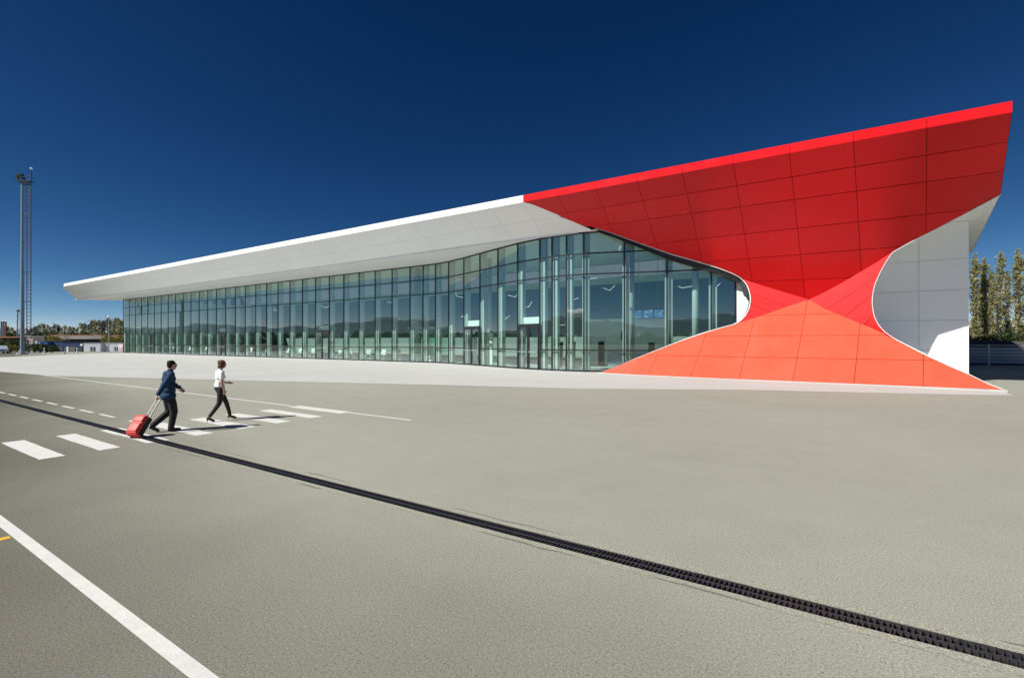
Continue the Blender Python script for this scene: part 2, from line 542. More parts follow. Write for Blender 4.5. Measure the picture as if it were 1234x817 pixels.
# slot drain
dr = tag(empty('slot_drain', (-12, 4.8, 0)), 'long black cast iron slot drain let into the grey asphalt', 'drain')
g = MB()
for y, s_ in ((DY0, 1), (DY1, -1)):
    g.box((-25, y + s_ * .004, -.12), (170, .006, .226))
g.box((-25, 4.8, -.24), (170, .24, .02))
parent_keep(g.build('drain_channel', M['black']), dr)
g = MB()
L = .5; n = 11
for y in (-.106, 0, .106):
    g.box((0, y, -.011), (L - .006, .014 if y else .018, .026))
for i in range(n + 1):
    x = -L / 2 + .012 + (L - .024) * i / n
    for y in (-.053, .053):
        sk = .011
        w = .0082
        q = [(x - w - sk, y - .048, 0), (x + w - sk, y - .048, 0), (x + w + sk, y + .048, 0), (x - w + sk, y + .048, 0)]
        zt = .001
        nb = len(g.v)
        qc = [(q[0][0] + q[1][0]) / 2, (q[0][0] + q[1][0]) / 2, (q[2][0] + q[3][0]) / 2, (q[2][0] + q[3][0]) / 2]
        g.v += [Vector((a, b, zt - .022)) for a, b, c in q] + [Vector((m_ + (a - m_) * .62, b, zt + .002)) for (a, b, c), m_ in zip(q, qc)]
        g.f += [tuple(nb + k for k in f) for f in ((4, 5, 6, 7), (0, 1, 5, 4), (1, 2, 6, 5), (2, 3, 7, 6), (3, 0, 4, 7))]
gm = g.build('grating', M['dark_metal'], None)
gme = gm.data
gm.parent = dr; gm.location = Vector((1.25, 4.8, -.002)) - Vector(dr.location)
k = 0
for i in range(-6, 115):
    if i == 0: continue
    o = inst('grating', gme, dr, Vector((1.25 - i * L, 4.8, -.002 + random.uniform(-.0015, .001))) - Vector(dr.location), (0, 0, random.uniform(-.002, .002)))
for y0, y1 in ((4.585, DY0 - .002), (DY1 + .002, 5.03)):
    o = strip('drain_kerb', -110, 12, y0, y1, M['haunch'], .0035, 260, .004); parent_keep(o, dr)
for y0, y1 in ((4.578, 4.590), (5.025, 5.039)):
    x = 12
    g = MB()
    while x > -60:
        l = random.uniform(.3, 2.2)
        P = [[], []]
        for i in range(7):
            xx = x - l * i / 6
            w = .016 * math.sin(math.pi * i / 6)
            c = (y0 + y1) / 2 + mnoise.noise((xx * 2.6, y0 * 9, 0)) * .045
            P[0].append((xx, c - w, .0075)); P[1].append((xx, c + w, .0075))
        g.grid(P); x -= l + random.uniform(.5, 3.5)
    parent_keep(tag(g.build('sealant_line', M['sealant']), kind='stuff'), dr)

# ------------------------------------------------------------------ terminal building
term = empty('terminal_building', (-50, 45, 0))
tag(term, 'long low glass terminal under a white swooping roof ending in folded red panels', 'terminal building')
ZTOP, ZF = 12.28, 11.8          # fascia top and bottom
YR = 28.0
KP = [(-200, .64), (-40, .64), (-14, .64), (-10.2, .81), (-8.1, .905), (-6.2, 1.02), (-4.5, 1.14), (-2, 1.25), (0, 1.30), (2.2, 1.28), (3.4, 1.18), (5.2, .95), (7.5, .63), (12, .63)]   # fall of the eave along the roof
def herm(T, x):
    n = len(T)
    for i in range(n - 1):
        if x <= T[i + 1][0]:
            x0, y0 = T[i]; x1, y1 = T[i + 1]
            m = lambda j: 0 if j <= 0 or j >= n - 1 else (T[j + 1][1] - T[j - 1][1]) / (T[j + 1][0] - T[j - 1][0])
            h = x1 - x0; t = (x - x0) / h
            return (2*t**3 - 3*t*t + 1) * y0 + (t**3 - 2*t*t + t) * h * m(i) + (-2*t**3 + 3*t*t) * y1 + (t**3 - t*t) * h * m(i + 1)
    return T[-1][1]
def lin(T, x):
    if x <= T[0][0]: return T[0][1]
    for (x0, y0), (x1, y1) in zip(T, T[1:]):
        if x <= x1: return y0 + (y1 - y0) * (x - x0) / (x1 - x0)
    return T[-1][1]
def lean(u): return .14 * min(1, max(0, (u + 12) / 14))
def surf(u, y):
    s = y - YR
    return Vector((u + lean(u) * s, y, ZF - herm(KP, u) * s))
def cast(px, py):
    r = ray(px, py)
    def f(y):
        d = y / r[1]; x = r[0] * d; u = x
        for _ in range(8): u = x - lean(u) * (y - YR)
        return H + r[2] * d - surf(u, y).z, u
    lo, hi = 27., 37.
    for _ in range(40):
        m = (lo + hi) / 2
        if f(m)[0] < 0: lo = m
        else: hi = m
    return f(lo)[1], lo

# lower boundary of the red overhang, measured from the place
RIM_UP = [(717.7, 274.8), (735, 280), (768.8, 292.3), (790, 299.7), (809, 306.2), (830, 312), (847, 317), (866, 322.8), (882, 329), (890, 333), (895, 336.5)]
NECK = (975, 361)
B_px = [(632, 241), (660, 254), (700, 271.5)] + RIM_UP + [(915, 343), (945, 352.2), NECK, (1009, 344.0), (1040.7, 325.5), (1075, 304), (1100, 290), (1130, 275), (1170.7, 253.5), (1207, 234)]
BND = [cast(*p) for p in B_px]
BND[0] = (BND[0][0], YR)
BND.append((7.3, BND[-1][1] - .05))
Y_SOF = 30.9
U_END = 6.85
MOD = 2.635
RED_COLS = [-17.2, -14.3] + [-14.3 + MOD * i for i in range(1, 8)] + [U_END]
RED_COLS = [-17.0, -14.30, -11.67, -9.05, -6.44, -3.79, -1.18, 1.47, 4.15, U_END]
def seam(x0, y0, x1, y1):
    """a straight panel seam, measured from the place and laid on the eave surface"""
    return [cast(x0 + (x1 - x0) * i / 16, y0 + (y1 - y0) * i / 16) for i in range(17)]
ROWS = [[(-30, 28), (20, 28)], seam(640, 264, 1216, 171.2), seam(700, 275.5, 1216, 205.4), seam(770, 296, 1190, 250.2), seam(840, 316.6, 1110, 295.2), seam(890, 340, 1030, 334.8), [(-30, 36), (20, 36)]]
def panel_grid(u0, u1, ya, yb, nu, nv):
    P = []
    for i in range(nu + 1):
        u = u0 + (u1 - u0) * i / nu
        a, b = ya(u), yb(u)
        P.append([surf(u, a + (b - a) * j / nv) for j in range(nv + 1)])
    return P
GAP = .011
def tri_free(P):
    return any((Vector(r[0]) - Vector(r[-1])).length > .03 for r in P)
def bnd(u): return lin(BND, u)
def crossing(f, g_, u0, u1):
    """sub-range of u0..u1 where f(u) < g_(u)"""
    N = 60
    us = [u0 + (u1 - u0) * i / N for i in range(N + 1)]
    ok = [u for u in us if f(u) < g_(u) - .004]
    return (ok[0], ok[-1]) if len(ok) > 1 else None
for c in range(len(RED_COLS) - 1):
    for r in range(6):
        ya = lambda u, r=r: lin(ROWS[r], u) + (GAP if r else 0)
        yb0 = lambda u, r=r: min(lin(ROWS[r + 1], u) - GAP, bnd(u))
        rg = crossing(ya, yb0, RED_COLS[c] + (GAP if c else 0), RED_COLS[c + 1] - (GAP if c < len(RED_COLS) - 2 else 0))
        if not rg: continue
        yb = lambda u: max(yb0(u), ya(u) + .001)
        P = panel_grid(rg[0], rg[1], ya, yb, 8, 4)
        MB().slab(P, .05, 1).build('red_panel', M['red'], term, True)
# white underside of the eave
BW = BND[:3] + [(-13.0, Y_SOF)]
WC = [-17.0 - 2.635 * i for i in range(38)]
WC = [u for u in WC if u > -112] + [-113.4]
TIP = -115.8
def wlow(u):  # lower edge of the white slope
    if u < -16.8: return Y_SOF
    return Y_SOF
def wtop(u):
    return YR if u < BND[0][0] else min(Y_SOF, lin(BW, u))
wcols = [-13.2] + [-14.3] + WC
GW = .006
for c in range(len(wcols) - 1):
    u1, u0 = wcols[c], wcols[c + 1]
    for (fa, fb) in ((0, .52), (.52, 1)):
        ylo = lambda u: max(wtop(u), YR + (Y_SOF - YR) * fa) + (GW if fa else 0)
        yhi = lambda u: YR + (Y_SOF - YR) * fb - (GW if fb < 1 else 0)
        rg = crossing(ylo, yhi, u0 + GW, u1 - GW)
        if not rg: continue
        yb = lambda u: max(yhi(u), ylo(u) + .001)
        P = panel_grid(rg[0], rg[1], ylo, yb, 4, 1)
        if u0 < -112:
            # mitred end panels
            def end_x(y): return -111.0 + (TIP + 111.0) * (y - YR) / (Y_SOF - YR)
            ys = [ylo(u1), yhi(u1)]
            xr = WC[-2] - GW
            P = [[Vector((end_x(ys[0]), ys[0], surf(-100, ys[0]).z)), Vector((end_x(ys[1]), ys[1], surf(-100, ys[1]).z))],
                 [surf(xr, ys[0]), surf(xr, ys[1])]]
        MB().slab(P, .05, 1).build('white_panel', M['white'], term, False)
# shell behind the panels so joints read dark / grey
g = MB()
P = []
for i in range(61):
    u = -16.9 + (U_END - .03 + 16.9) * i / 60
    P.append([surf(u, YR + (max(bnd(u), YR + .01) - YR) * j / 12) + Vector((0, .07, .075)) for j in range(13)])
g.grid(P).build('backing_shell', M['seal_dark'], term)
g = MB(); P = []
for i in range(41):
    u = -110.8 + (-13.4 + 110.8) * i / 40
    a = max(YR, wtop(u))
    P.append([surf(u, a) + Vector((0, .07, .075)), surf(u, Y_SOF) + Vector((0, .07, .075))])
g.grid(P).build('backing_shell', M['seal_grey'], term)
# fascia: the thin upright strip along the roof edge
def fascia(u0, u1, mm):
    g = MB(); g.prism([(u0, YR, ZF + .012), (u1, YR, ZF + .012), (u1, YR, ZTOP), (u0, YR, ZTOP)], (0, .09, 0))
    return g.build('fascia_panel', M[mm], term)
for c in range(len(RED_COLS) - 1):
    fascia(RED_COLS[c] + .008, RED_COLS[c + 1] - (.008 if c < 8 else -.02), 'red')
fw = [-17.0 - 2.635 * 2 * i for i in range(18)] + [-111.0]
for a, b in zip(fw, fw[1:]):
    fascia(b + .003, a - .003, 'white')
MB().prism([(-111, YR + .1, ZF + .03), (U_END, YR + .1, ZF + .03), (U_END, YR + .1, ZTOP - .03), (-111, YR + .1, ZTOP - .03)], (0, .2, 0)).build('fascia_rail', M['seal_grey'], term)
# roof sheet, end pieces
YBK = 62.0
roof_pts = [(-111, YR + .1), (U_END, YR + .1), (7.6, 32), (9.9, 49), (10.4, YBK), (-111, YBK), (-111, 37), (TIP, Y_SOF)]
PX0, PX1, PY0, PY1 = -104.0, -8.0, 45.5, 55.0      # unseen open patio, added and sized to bring daylight into the hall
for pts in (([(-111, YR + .1), (U_END, YR + .1), (7.6, 32), (9.4, PY0), (-111, PY0), (-111, 37), (TIP, Y_SOF)]), [(-111, PY1), (9.95, PY1), (10.4, YBK), (-111, YBK)],
            [(-111, PY0 + .01), (PX0, PY0 + .01), (PX0, PY1 - .01), (-111, PY1 - .01)], [(PX1, PY0 + .01), (9.4, PY0 + .01), (9.9, PY1 - .01), (PX1, PY1 - .01)]):
    MB().prism([(x, y, ZTOP - .06) for x, y in pts], (0, 0, -.18)).build('roof', M['roofing'], term)
g = MB()
for x0, y0, x1, y1 in ((PX0, PY0, PX1, PY0), (PX1, PY0, PX1, PY1), (PX1, PY1, PX0, PY1), (PX0, PY1, PX0, PY0)):
    iy = -.03 if y0 == y1 == PY1 else 0
    g.poly([(x0, y0 + iy, 9.92), (x1, y1 + iy, 9.92), (x1, y1 + iy, ZTOP - .02), (x0, y0 + iy, ZTOP - .02)])
g.build('patio_upstand', M['upstand'], term)
e_bot = [surf(U_END, 28 + i * .7) for i in range(6)]
yE = bnd(U_END)
e_bot = [surf(U_END, YR + (yE - YR) * i / 6) for i in range(7)]
e_pts = [Vector((U_END + .02, YR + .05, ZTOP - .03))] + [p + Vector((.02, .02, .02)) for p in e_bot] + [Vector((9.9, 49, 9.05)), Vector((10.4, YBK, 9.0)), Vector((10.4, YBK, ZTOP - .07)), Vector((9.9, 49, ZTOP - .07)), Vector((7.6, 32, ZTOP - .07))]
MB().poly(e_pts).build('roof_end', M['white'], term)
MB().prism([(-111, YR + .02, ZTOP - .05), (-111, YR + .02, ZF), (TIP, Y_SOF, surf(-100, Y_SOF).z + .01), (TIP, Y_SOF, ZTOP - .3)], (.08, .03, 0)).build('roof_end', M['white'], term)
ZS = surf(-100, Y_SOF).z
# soffit strips
sx = [TIP, -110.9] + [-108.8 + 7.86 * i for i in range(1, 12)] + [-13.0]
for a, b in zip(sx, sx[1:]):
    yb = lambda x: 36.6
    if a == TIP: pts = [(TIP + .03, Y_SOF + .03), (b - .008, Y_SOF + .03), (b - .008, 36.6)]
    else: pts = [(a + .008, Y_SOF + .03), (b - .008, Y_SOF + .03), (b - .008, 36.6), (a + .008, 36.6)]
    MB().prism([(x, y, ZS + .01) for x, y in pts], (0, 0, .06)).build('soffit_panel', M['white'], term)
MB().prism([(-111, 36.63, ZS), (-111, YBK, ZS), (-111, YBK, ZTOP - .3), (-111, 36.63, ZTOP - .3)], (.1, 0, 0)).build('roof_end', M['white'], term)
MB().prism([(TIP, Y_SOF, ZS + .1), (-111, 36.6, ZS + .1), (-111, 36.6, ZTOP - .3), (TIP, Y_SOF, ZTOP - .3)], (.08, 0, 0)).build('roof_end', M['white'], term)
MB().bar((TIP + .05, Y_SOF - .02, ZS), (-14.2, Y_SOF - .02, ZS + .035), .13, .13).build('eave_trim', M['white'], term)

# ---- glass wall
def xy_at(px, Y):
    p = on_y(px, 411, Y); return (p.x, Y)
G = [(-35.4 - 2.62 * i, 35.8) for i in range(28, -1, -1)]
G += [xy_at(509.7, 35.8), xy_at(524.7, 35.75), xy_at(540.6, 35.45), xy_at(558.9, 34.6), xy_at(578.3, 33.6), xy_at(599.9, 32.65), xy_at(623.8, 31.75), xy_at(650.5, 31.2),
      xy_at(665.2, 31.05), xy_at(682.6, 31.0), xy_at(703.6, 31.1), xy_at(752.5, 31.95), xy_at(803.9, 32.8), xy_at(857.2, 33.4), xy_at(886, 33.6)]
Z0g, Z1, Z2, Z3 = .10, 1.62, 6.98, 8.44
ZG = ZS + .01
NG = len(G)
mullion_proto = {}
for i, (x, y) in enumerate(G):
    if i == 0: t = Vector((1, 0, 0))
    else:
        a = Vector((*G[i - 1], 0)); b = Vector((*G[min(i + 1, NG - 1)], 0)); t = (b - a).normalized()
    rz = math.atan2(t.y, t.x)
    if not mullion_proto:
        mo = MB().box((0, .01, (Z0g + ZG) / 2), (.10, .10, ZG - Z0g)).build('mullion', M['frame'])
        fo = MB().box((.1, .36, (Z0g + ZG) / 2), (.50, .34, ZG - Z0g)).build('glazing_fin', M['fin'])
        mullion_proto = {'m': mo.data, 'f': fo.data}
        for o, in ((mo,), (fo,)):
            o.parent = term; o.location = Vector((x, y, 0)) - Vector(term.location); o.rotation_euler = (0, 0, rz)
    else:
        inst('mullion', mullion_proto['m'], term, Vector((x, y, 0)) - Vector(term.location), (0, 0, rz))
        if i < NG - 1:
            inst('glazing_fin', mullion_proto['f'], term, Vector((x, y, 0)) - Vector(term.location), (0, 0, rz))
def bay_of(px):  # index of the bay that shows at this column of the photo
    best = None
    for i in range(NG - 1):
        q = [617 + FPX * (math.cos(YAW) * x + math.sin(YAW) * y) / (-math.sin(YAW) * x + math.cos(YAW) * y) for x, y in (G[i], G[i + 1])]
        if q[0] <= px < q[1]: return i
DOORS = [bay_of(p) for p in (183, 267, 388, 568, 637)]
def pane(a, b, z0, z1):
    a = Vector((*a, 0)); b = Vector((*b, 0)); t = (b - a).normalized(); nrm = Vector((t.y, -t.x, 0))
    a = a + t * .05; b = b - t * .05
    j = [random.uniform(-.008, .008) for _ in range(2)]
    k = random.uniform(-.01, .01)
    pts = [a + nrm * j[0] + Vector((0, 0, z0)), b + nrm * j[1] + Vector((0, 0, z0)), b + nrm * (j[1] + k) + Vector((0, 0, z1)), a + nrm * (j[0] + k) + Vector((0, 0, z1))]
    return MB().poly(pts).build('glass_pane', M['glass'], term)
for i in range(NG - 1):
    a, b = G[i], G[i + 1]
    va, vb = Vector((*a, 0)), Vector((*b, 0)); t = (vb - va).normalized()
    for z in ([Z1] if i not in DOORS else []) + [Z2, Z3]:
        MB().bar(va + t * .058 + Vector((0, 0, z)), vb - t * .058 + Vector((0, 0, z)), .09, .09).build('transom', M['frame'], term)
    for z, hh in ((Z0g + .06, .12), (ZG - .05, .1)):
        if i in DOORS and z < 1: continue
        MB().bar(va + t * .058 + Vector((0, 0, z)), vb - t * .058 + Vector((0, 0, z)), .13, hh).build('frame_rail', M['frame'], term)
    if i in DOORS:
        ZD = 3.5
        MB().bar(va + t * .058 + Vector((0, 0, ZD)), vb - t * .058 + Vector((0, 0, ZD)), .16, .16).build('door_header', M['frame'], term)
        Lb = (vb - va).length
        rz = math.atan2(t.y, t.x)
        d = empty('door', va + Vector((0, 0, Z0g))); d.rotation_euler = (0, 0, rz)
        bpy.context.view_layer.update()
        d.parent = term; d.matrix_parent_inverse = Matrix.Translation(-Vector(term.location))
        hw = (Lb - .13) / 2; hh = ZD - .09 - Z0g
        for s_ in (0, 1):
            x0 = .065 + s_ * hw + .012; x1 = x0 + hw - .024
            g = MB()
            for xx in (x0 + .05, x1 - .05): g.box((xx, -.02, hh / 2), (.1, .09, hh))
            g.box(((x0 + x1) / 2, -.02, hh - .05), (x1 - x0 - .2, .09, .1)); g.box(((x0 + x1) / 2, -.02, .07), (x1 - x0 - .2, .09, .13))
            o = g.build('door_leaf', M['frame']); o.parent = d
            o2 = MB().poly([(x0 + .1, -.02, .13), (x1 - .1, -.02, .13), (x1 - .1, -.02, hh - .1), (x0 + .1, -.02, hh - .1)]).build('door_glass', M['glass']); o2.parent = d
            o3 = MB().bar((x0 + .08, -.11, 1.35), (x1 - .08, -.11, 1.35), .05, .06).bar((x0 + .1, -.06, 1.35), (x0 + .1, -.12, 1.35), .03).bar((x1 - .1, -.06, 1.35), (x1 - .1, -.12, 1.35), .03).build('handle', M['galv']); o3.parent = d
        # white air curtain box over the door, inside
        o4 = MB().box((Lb / 2, .5, ZD + .36 - Z0g), (Lb * .85, .5, .5)).build('air_curtain', M['trim']); o4.parent = d
        pane(a, b, ZD + .08, Z2 - .05)
    else:
        pane(a, b, Z0g + .1, Z1 - .05); pane(a, b, Z1 + .05, Z2 - .05)
    pane(a, b, Z2 + .05, Z3 - .05); pane(a, b, Z3 + .05, ZG - .08)
# plinth strip under the glass and the outer wall pieces
g = MB()
for i in range(NG - 1):
    va, vb = Vector((*G[i], .05)), Vector((*G[i + 1], .05)); g.bar(va, vb, .34, .098)
g.build('plinth', M['plinth'], term)
gl, gr = G[0], G[-1]
MB().prism([(gr[0] + .06, gr[1] + .02, .1), (-2.4, 33.75, .1), (-2.4, 33.75, 9.0), (gr[0] + .06, gr[1] + .02, 9.0)], (0, .12, 0)).build('return_wall', M['trim'], term)
MB().box((gl[0] + .02, (35.8 + YBK) / 2 + .1, ZG / 2), (.3, YBK - 35.9, ZG - .02)).build('side_wall', M['white'], term)
MB().box((-50.5, YBK - .15, ZG / 2 + .0), (115.5, .3, ZG + .6)).build('rear_wall', M['wall_in'], term)
MB().box((-51.5, 42.45, .085), (114, 12.1, .03)).build('interior_floor', M['floor_in'], term)
MB().box((-51.5, 55.2, .083), (114, 13.2, .03)).build('patio_floor', M['patio'], term)
for pts in ([(-108.5, 36.62), (-14, 36.62), (7, 36.7), (7, PY0), (-108.5, PY0)], [(-108.5, PY1), (7, PY1), (7, YBK), (-108.5, YBK)], [(-108.5, PY0), (PX0, PY0), (PX0, PY1), (-108.5, PY1)], [(PX1, PY0), (7, PY0), (7, PY1), (PX1, PY1)]):
    MB().poly([(x, y, ZS + .02) for x, y in pts]).build('interior_ceiling', M['ceiling_in'], term)
MB().poly([(-32, 31.0, ZS + .07), (-12, 30.95, ZS + .07), (-1, 34, ZS + .07), (7, 36.7, ZS + .07), (-36, 36.7, ZS + .07)]).build('interior_ceiling', M['ceiling_in'], term)
for px, dY, w in ((502, 1.6, .5), (760, 1.4, .28), (838, 1.4, .22), (590, 3.2, .2)):
    r0 = ray(px, 411)
    yb = 35.8 if px < 520 else (33.0 if px < 700 else 32.6)
    p = on_y(px, 411, yb + dY)
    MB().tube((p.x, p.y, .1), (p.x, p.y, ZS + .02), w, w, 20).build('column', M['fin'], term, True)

# ---- red neck, lower fin in sunlit red
yb_T = [(-13, 30.7), (-10, 30.0), (-6, 29.6), (0, 29.5), (7.6, 29.3)]
ZB = .14
neck3 = surf(*cast(*NECK))
def qslope(X): return (neck3.y - lin(yb_T, -.4)) / (neck3.z - ZB) + .055 * max(0, -X - 3) - .012 * max(0, X - 3)
def q(X, z): return Vector((X, lin(yb_T, X) + qslope(X) * (z - ZB), z))
def castq(px, py):
    r = ray(px, py)
    lo, hi = 15., 60.
    for _ in range(50):
        m = (lo + hi) / 2
        x, y, z = r[0] * m, r[1] * m, H + r[2] * m
        if y < q(x, z).y: lo = m
        else: hi = m
    return (r[0] * lo, H + r[2] * lo)
OB_px = [(724, 449.5), (740, 443), (760, 434.6), (788, 423.5), (820, 411.3), (850, 401), (870, 395), (887, 390.4), (924, 378.4), (950, 369), NECK, (995, 372.7), (1030, 387), (1064, 401.4), (1078, 408.6), (1100, 420), (1121, 430.5), (1145, 441.6), (1167, 451), (1190, 462.5), (1208.5, 471.6)]
OB = [castq(*p) for p in OB_px]
OB[0] = (OB[0][0], ZB); OB[-1] = (OB[-1][0], ZB)
OCOL = [OB[0][0], -8.95, -6.32, -3.70, -1.08, 1.57, 4.22, OB[-1][0]]
OROW = [ZB, 1.34, 2.58, 3.83, 9]
def olean(z): return .135 * (z - ZB)
def oup(X): return lin(OB, X)
for c in range(len(OCOL) - 1):
    for r in range(4):
        zlo = OROW[r] + (GAP if r else 0)
        # parametrise by s (base position); X = s + lean(z)
        def top(s):
            z = zlo
            for _ in range(25):
                z2 = min(OROW[r + 1] - GAP, oup(s + olean(z)))
                z = z * .4 + z2 * .6
            return z
        N = 80
        s0, s1 = OCOL[c] + (GAP if c else 0), OCOL[c + 1] - GAP
        if c == 0: s0 = OCOL[0] - .8
        if c == len(OCOL) - 2: s1 = OCOL[-1] + .02
        us = [s0 + (s1 - s0) * i / N for i in range(N + 1)]
        def low(s): return zlo
        ok = [s for s in us if top(s) > zlo + .004 and oup(s + olean(zlo)) > zlo]
        if len(ok) < 2: continue
        a, b = ok[0], ok[-1]
        P = []
        n = 14
        for i in range(n + 1):
            s = a + (b - a) * i / n; zt = max(top(s), zlo + .002)
            P.append([q(s + olean(zlo + (zt - zlo) * j / 3), zlo + (zt - zlo) * j / 3) for j in range(4)])
        MB().slab(P, .05, -1).build('fin_panel', M['red_sunlit'], term, True)
P = []
for i in range(61):
    X = OB[0][0] + .05 + (OB[-1][0] - .1 - OB[0][0]) * i / 60
    zt = max(oup(X), ZB + .01) - .02
    P.append([q(X, ZB + (zt - ZB) * j / 6) + Vector((0, .08, -.03)) for j in range(7)])
MB().grid(P).build('backing_shell', M['seal_dark'], term)
# concrete plinth under it
P = []
for i in range(25):
    X = OB[0][0] - .3 + (OB[-1][0] + .45 - OB[0][0]) * i / 24
    y = lin(yb_T, X)
    P.append([(X, y - .06, 0.0), (X, y - .05, ZB - .015), (X, y + .5, ZB - .015)])
MB().grid(P).build('plinth', M['plinth'], term)

def pathpts(f, a, b, n): return [f(a + (b - a) * i / n) for i in range(n + 1)]
def resample(pts, n):
    L_ = [0]
    for a, b in zip(pts, pts[1:]): L_.append(L_[-1] + (Vector(b) - Vector(a)).length)
    out = []
    for i in range(n + 1):
        t = L_[-1] * i / n; k = 0
        while k < len(L_) - 2 and L_[k + 1] < t: k += 1
        f = (t - L_[k]) / max(1e-9, L_[k + 1] - L_[k])
        out.append(Vector(pts[k]).lerp(Vector(pts[k + 1]), min(1, f)))
    return out
def obP(i): return q(*OB[i])
iN = OB_px.index(NECK)
bN = B_px.index(NECK)
# left flank: between the window tip and the neck
upL = [surf(*BND[i]) for i in range(bN, B_px.index((895, 336.5)) - 1, -1)]          # neck -> window tip, along the red edge
loL = [obP(i) for i in range(iN, OB_px.index((887, 390.4)) - 1, -1)]                 # neck -> window tip, along the lower red
arcL_px = [(895, 336.5), (900.5, 343.5), (904, 352), (905, 362), (903.5, 371), (899, 380), (893, 386.5), (887, 390.4)]
yA, yB_ = upL[-1].y, loL[-1].y
arcL = [on_y(p[0], p[1], yA + (yB_ - yA) * i / 7 - .0 * math.sin(math.pi * i / 7)) for i, p in enumerate(arcL_px)]
arcL[0] = upL[-1]; arcL[-1] = loL[-1]
# right flank: between the neck and the big C-shaped opening
upR = [surf(*BND[i]) for i in range(bN, B_px.index((1075, 304)) + 1)]
loR = [obP(i) for i in range(iN, OB_px.index((1078, 408.6)) + 1)]
arcR_px = [(1075, 304), (1067, 316), (1060, 328.5), (1054, 342), (1051, 355), (1050.5, 366), (1052.5, 380), (1058, 391.5), (1066, 400.5), (1078, 408.6)]
yA, yB_ = upR[-1].y, loR[-1].y
arcR = [on_y(p[0], p[1], yA + (yB_ - yA) * i / 9) for i, p in enumerate(arcR_px)]
arcR[0] = upR[-1]; arcR[-1] = loR[-1]
def flank(up, lo, arc, splits, side):
    n = 48
    A = resample(arc, n); Lo = resample(lo, n); U = resample(up, 12)
    def S(i, j):     # i along lower edge/arc 0..n, j 0..12 from the lower edge to the arc
        f = j / 12
        p = Lo[i].lerp(A[i], f)
        fix = U[j] - Lo[0].lerp(A[0], f)
        return p + fix * (1 - i / n) ** 2
    for k in range(len(splits) - 1):
        a, b = splits[k], splits[k + 1]
        ia, ib = a * n, b * n
        P = []
        m = 8
        e = .16
        for t in range(m + 1):
            x = ia + (ib - ia) * t / m
            if t == 0 and k: x += e
            if t == m and k < len(splits) - 2: x -= e
            i0 = min(int(x), n - 1); fr = x - i0
            P.append([S(i0, j).lerp(S(i0 + 1, j), fr) for j in range(13)])
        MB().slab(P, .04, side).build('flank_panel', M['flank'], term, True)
    P = [[S(i, j) + Vector((0, .07, 0)) for j in range(13)] for i in range(0, n + 1, 4)]
    MB().grid(P).build('backing_shell', M['seal_dark'], term)
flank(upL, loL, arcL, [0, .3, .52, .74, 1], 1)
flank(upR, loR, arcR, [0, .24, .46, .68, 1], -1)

# ---- window rim: white lip and dark reveal
rim = [surf(*BND[i]) for i in range(B_px.index((700, 271.5)) + 1, B_px.index((895, 336.5)) + 1)] + arcL[1:-1] + [obP(i) for i in range(OB_px.index((887, 390.4)), -1, -1)]
rim = resample(rim, 70)
def glass_y(X):
    T = sorted(G); return lin(T, X)
n = len(rim)
g1, g2 = MB(), MB()
P0, P1, P2, P3, P4 = [], [], [], [], []
cen = on_y(800, 370, 32.5)
for i, p in enumerate(rim):
    gy = glass_y(p.x) if p.x < -4.5 else 33.6
    gy = max(gy - .1, p.y + .12)
    inw = (cen - p); inw.y = 0; inw.normalize()
    P0.append(p + Vector((0, -.035, 0))); P1.append(p + inw * .042 + Vector((0, -.03, 0)))
    P2.append(p + inw * .046 + Vector((0, .10, 0))); fw_ = .40 if p.z > 4.9 else .12
    P4.append(p + inw * fw_ + Vector((0, .12, 0))); P3.append(Vector((p.x, gy, p.z)) + inw * fw_)
g1.grid([P0, P1, P2]).build('window_rim', M['trim'], term)
g2.grid([P2, P4, P3]).build('window_reveal', M['frame'], term)
# ---- C-shaped opening: lip and reveal back to the white end wall
YW = 36.0
crim = [surf(*BND[i]) for i in range(len(B_px) - 1, B_px.index((1075, 304)) - 1, -1)] + arcR[1:-1] + [obP(i) for i in range(OB_px.index((1078, 408.6)), len(OB_px))]
crim = resample(crim, 80)
cen = on_y(1150, 370, 33)
P0, P1, P2, P3 = [], [], [], []
for i, p in enumerate(crim):
    inw = (cen - p); inw.y = 0; inw.normalize()
    up = .32 * max(0, min(1, (p.z - 5.5) / 2.5))
    P0.append(p + Vector((0, -.03, 0))); P1.append(p + inw * .028 + Vector((0, -.025, 0)))
    P2.append(p + inw * .032 + Vector((0, .12, 0)))
    bz = p.z + up if p.z > 2.0 else p.z - .8 * max(0, min(1, (2.0 - p.z) / 1.2))
    P3.append(Vector((p.x - .25 * max(0, 1 - up * 3), YW + .05, max(.02, min(bz, 8.965)))))
MB().grid([P0, P1, P2]).build('opening_rim', M['trim'], term)
MB().grid([P2, P3]).build('opening_reveal', M['white'], term)
# white end wall in panels
wx = [-2.9, -.25, 2.37, 4.985, 7.12]
wz = [.03, 1.76, 3.45, 5.16, 6.89, 8.95, 9.6]
for a, b in zip(wx, wx[1:]):
    for c, d in zip(wz, wz[1:]):
        MB().prism([(a + .008, YW, c + .008), (b - .008, YW, c + .008), (b - .008, YW, d - .008), (a + .008, YW, d - .008)], (0, .06, 0)).build('wall_panel', M['white'], term)
MB().box((2.1, YW + .2, 4.8), (10.0, .22, 9.6)).build('backing_wall', M['seal_grey'], term)
MB().box((7.02, (YW + YBK) / 2 + .05, 4.7), (.2, YBK - YW - .1, 9.3)).build('side_wall', M['white'], term)
# soffit beyond the end wall
MB().prism([surf(U_END, yE) + Vector((0, .05, 0)), (7.14, YW + .05, 8.98), (7.14, YBK, 8.98), (10.38, YBK, 9.0), (9.88, 49, 9.05)], (0, 0, .06)).build('soffit_panel', M['white'], term)

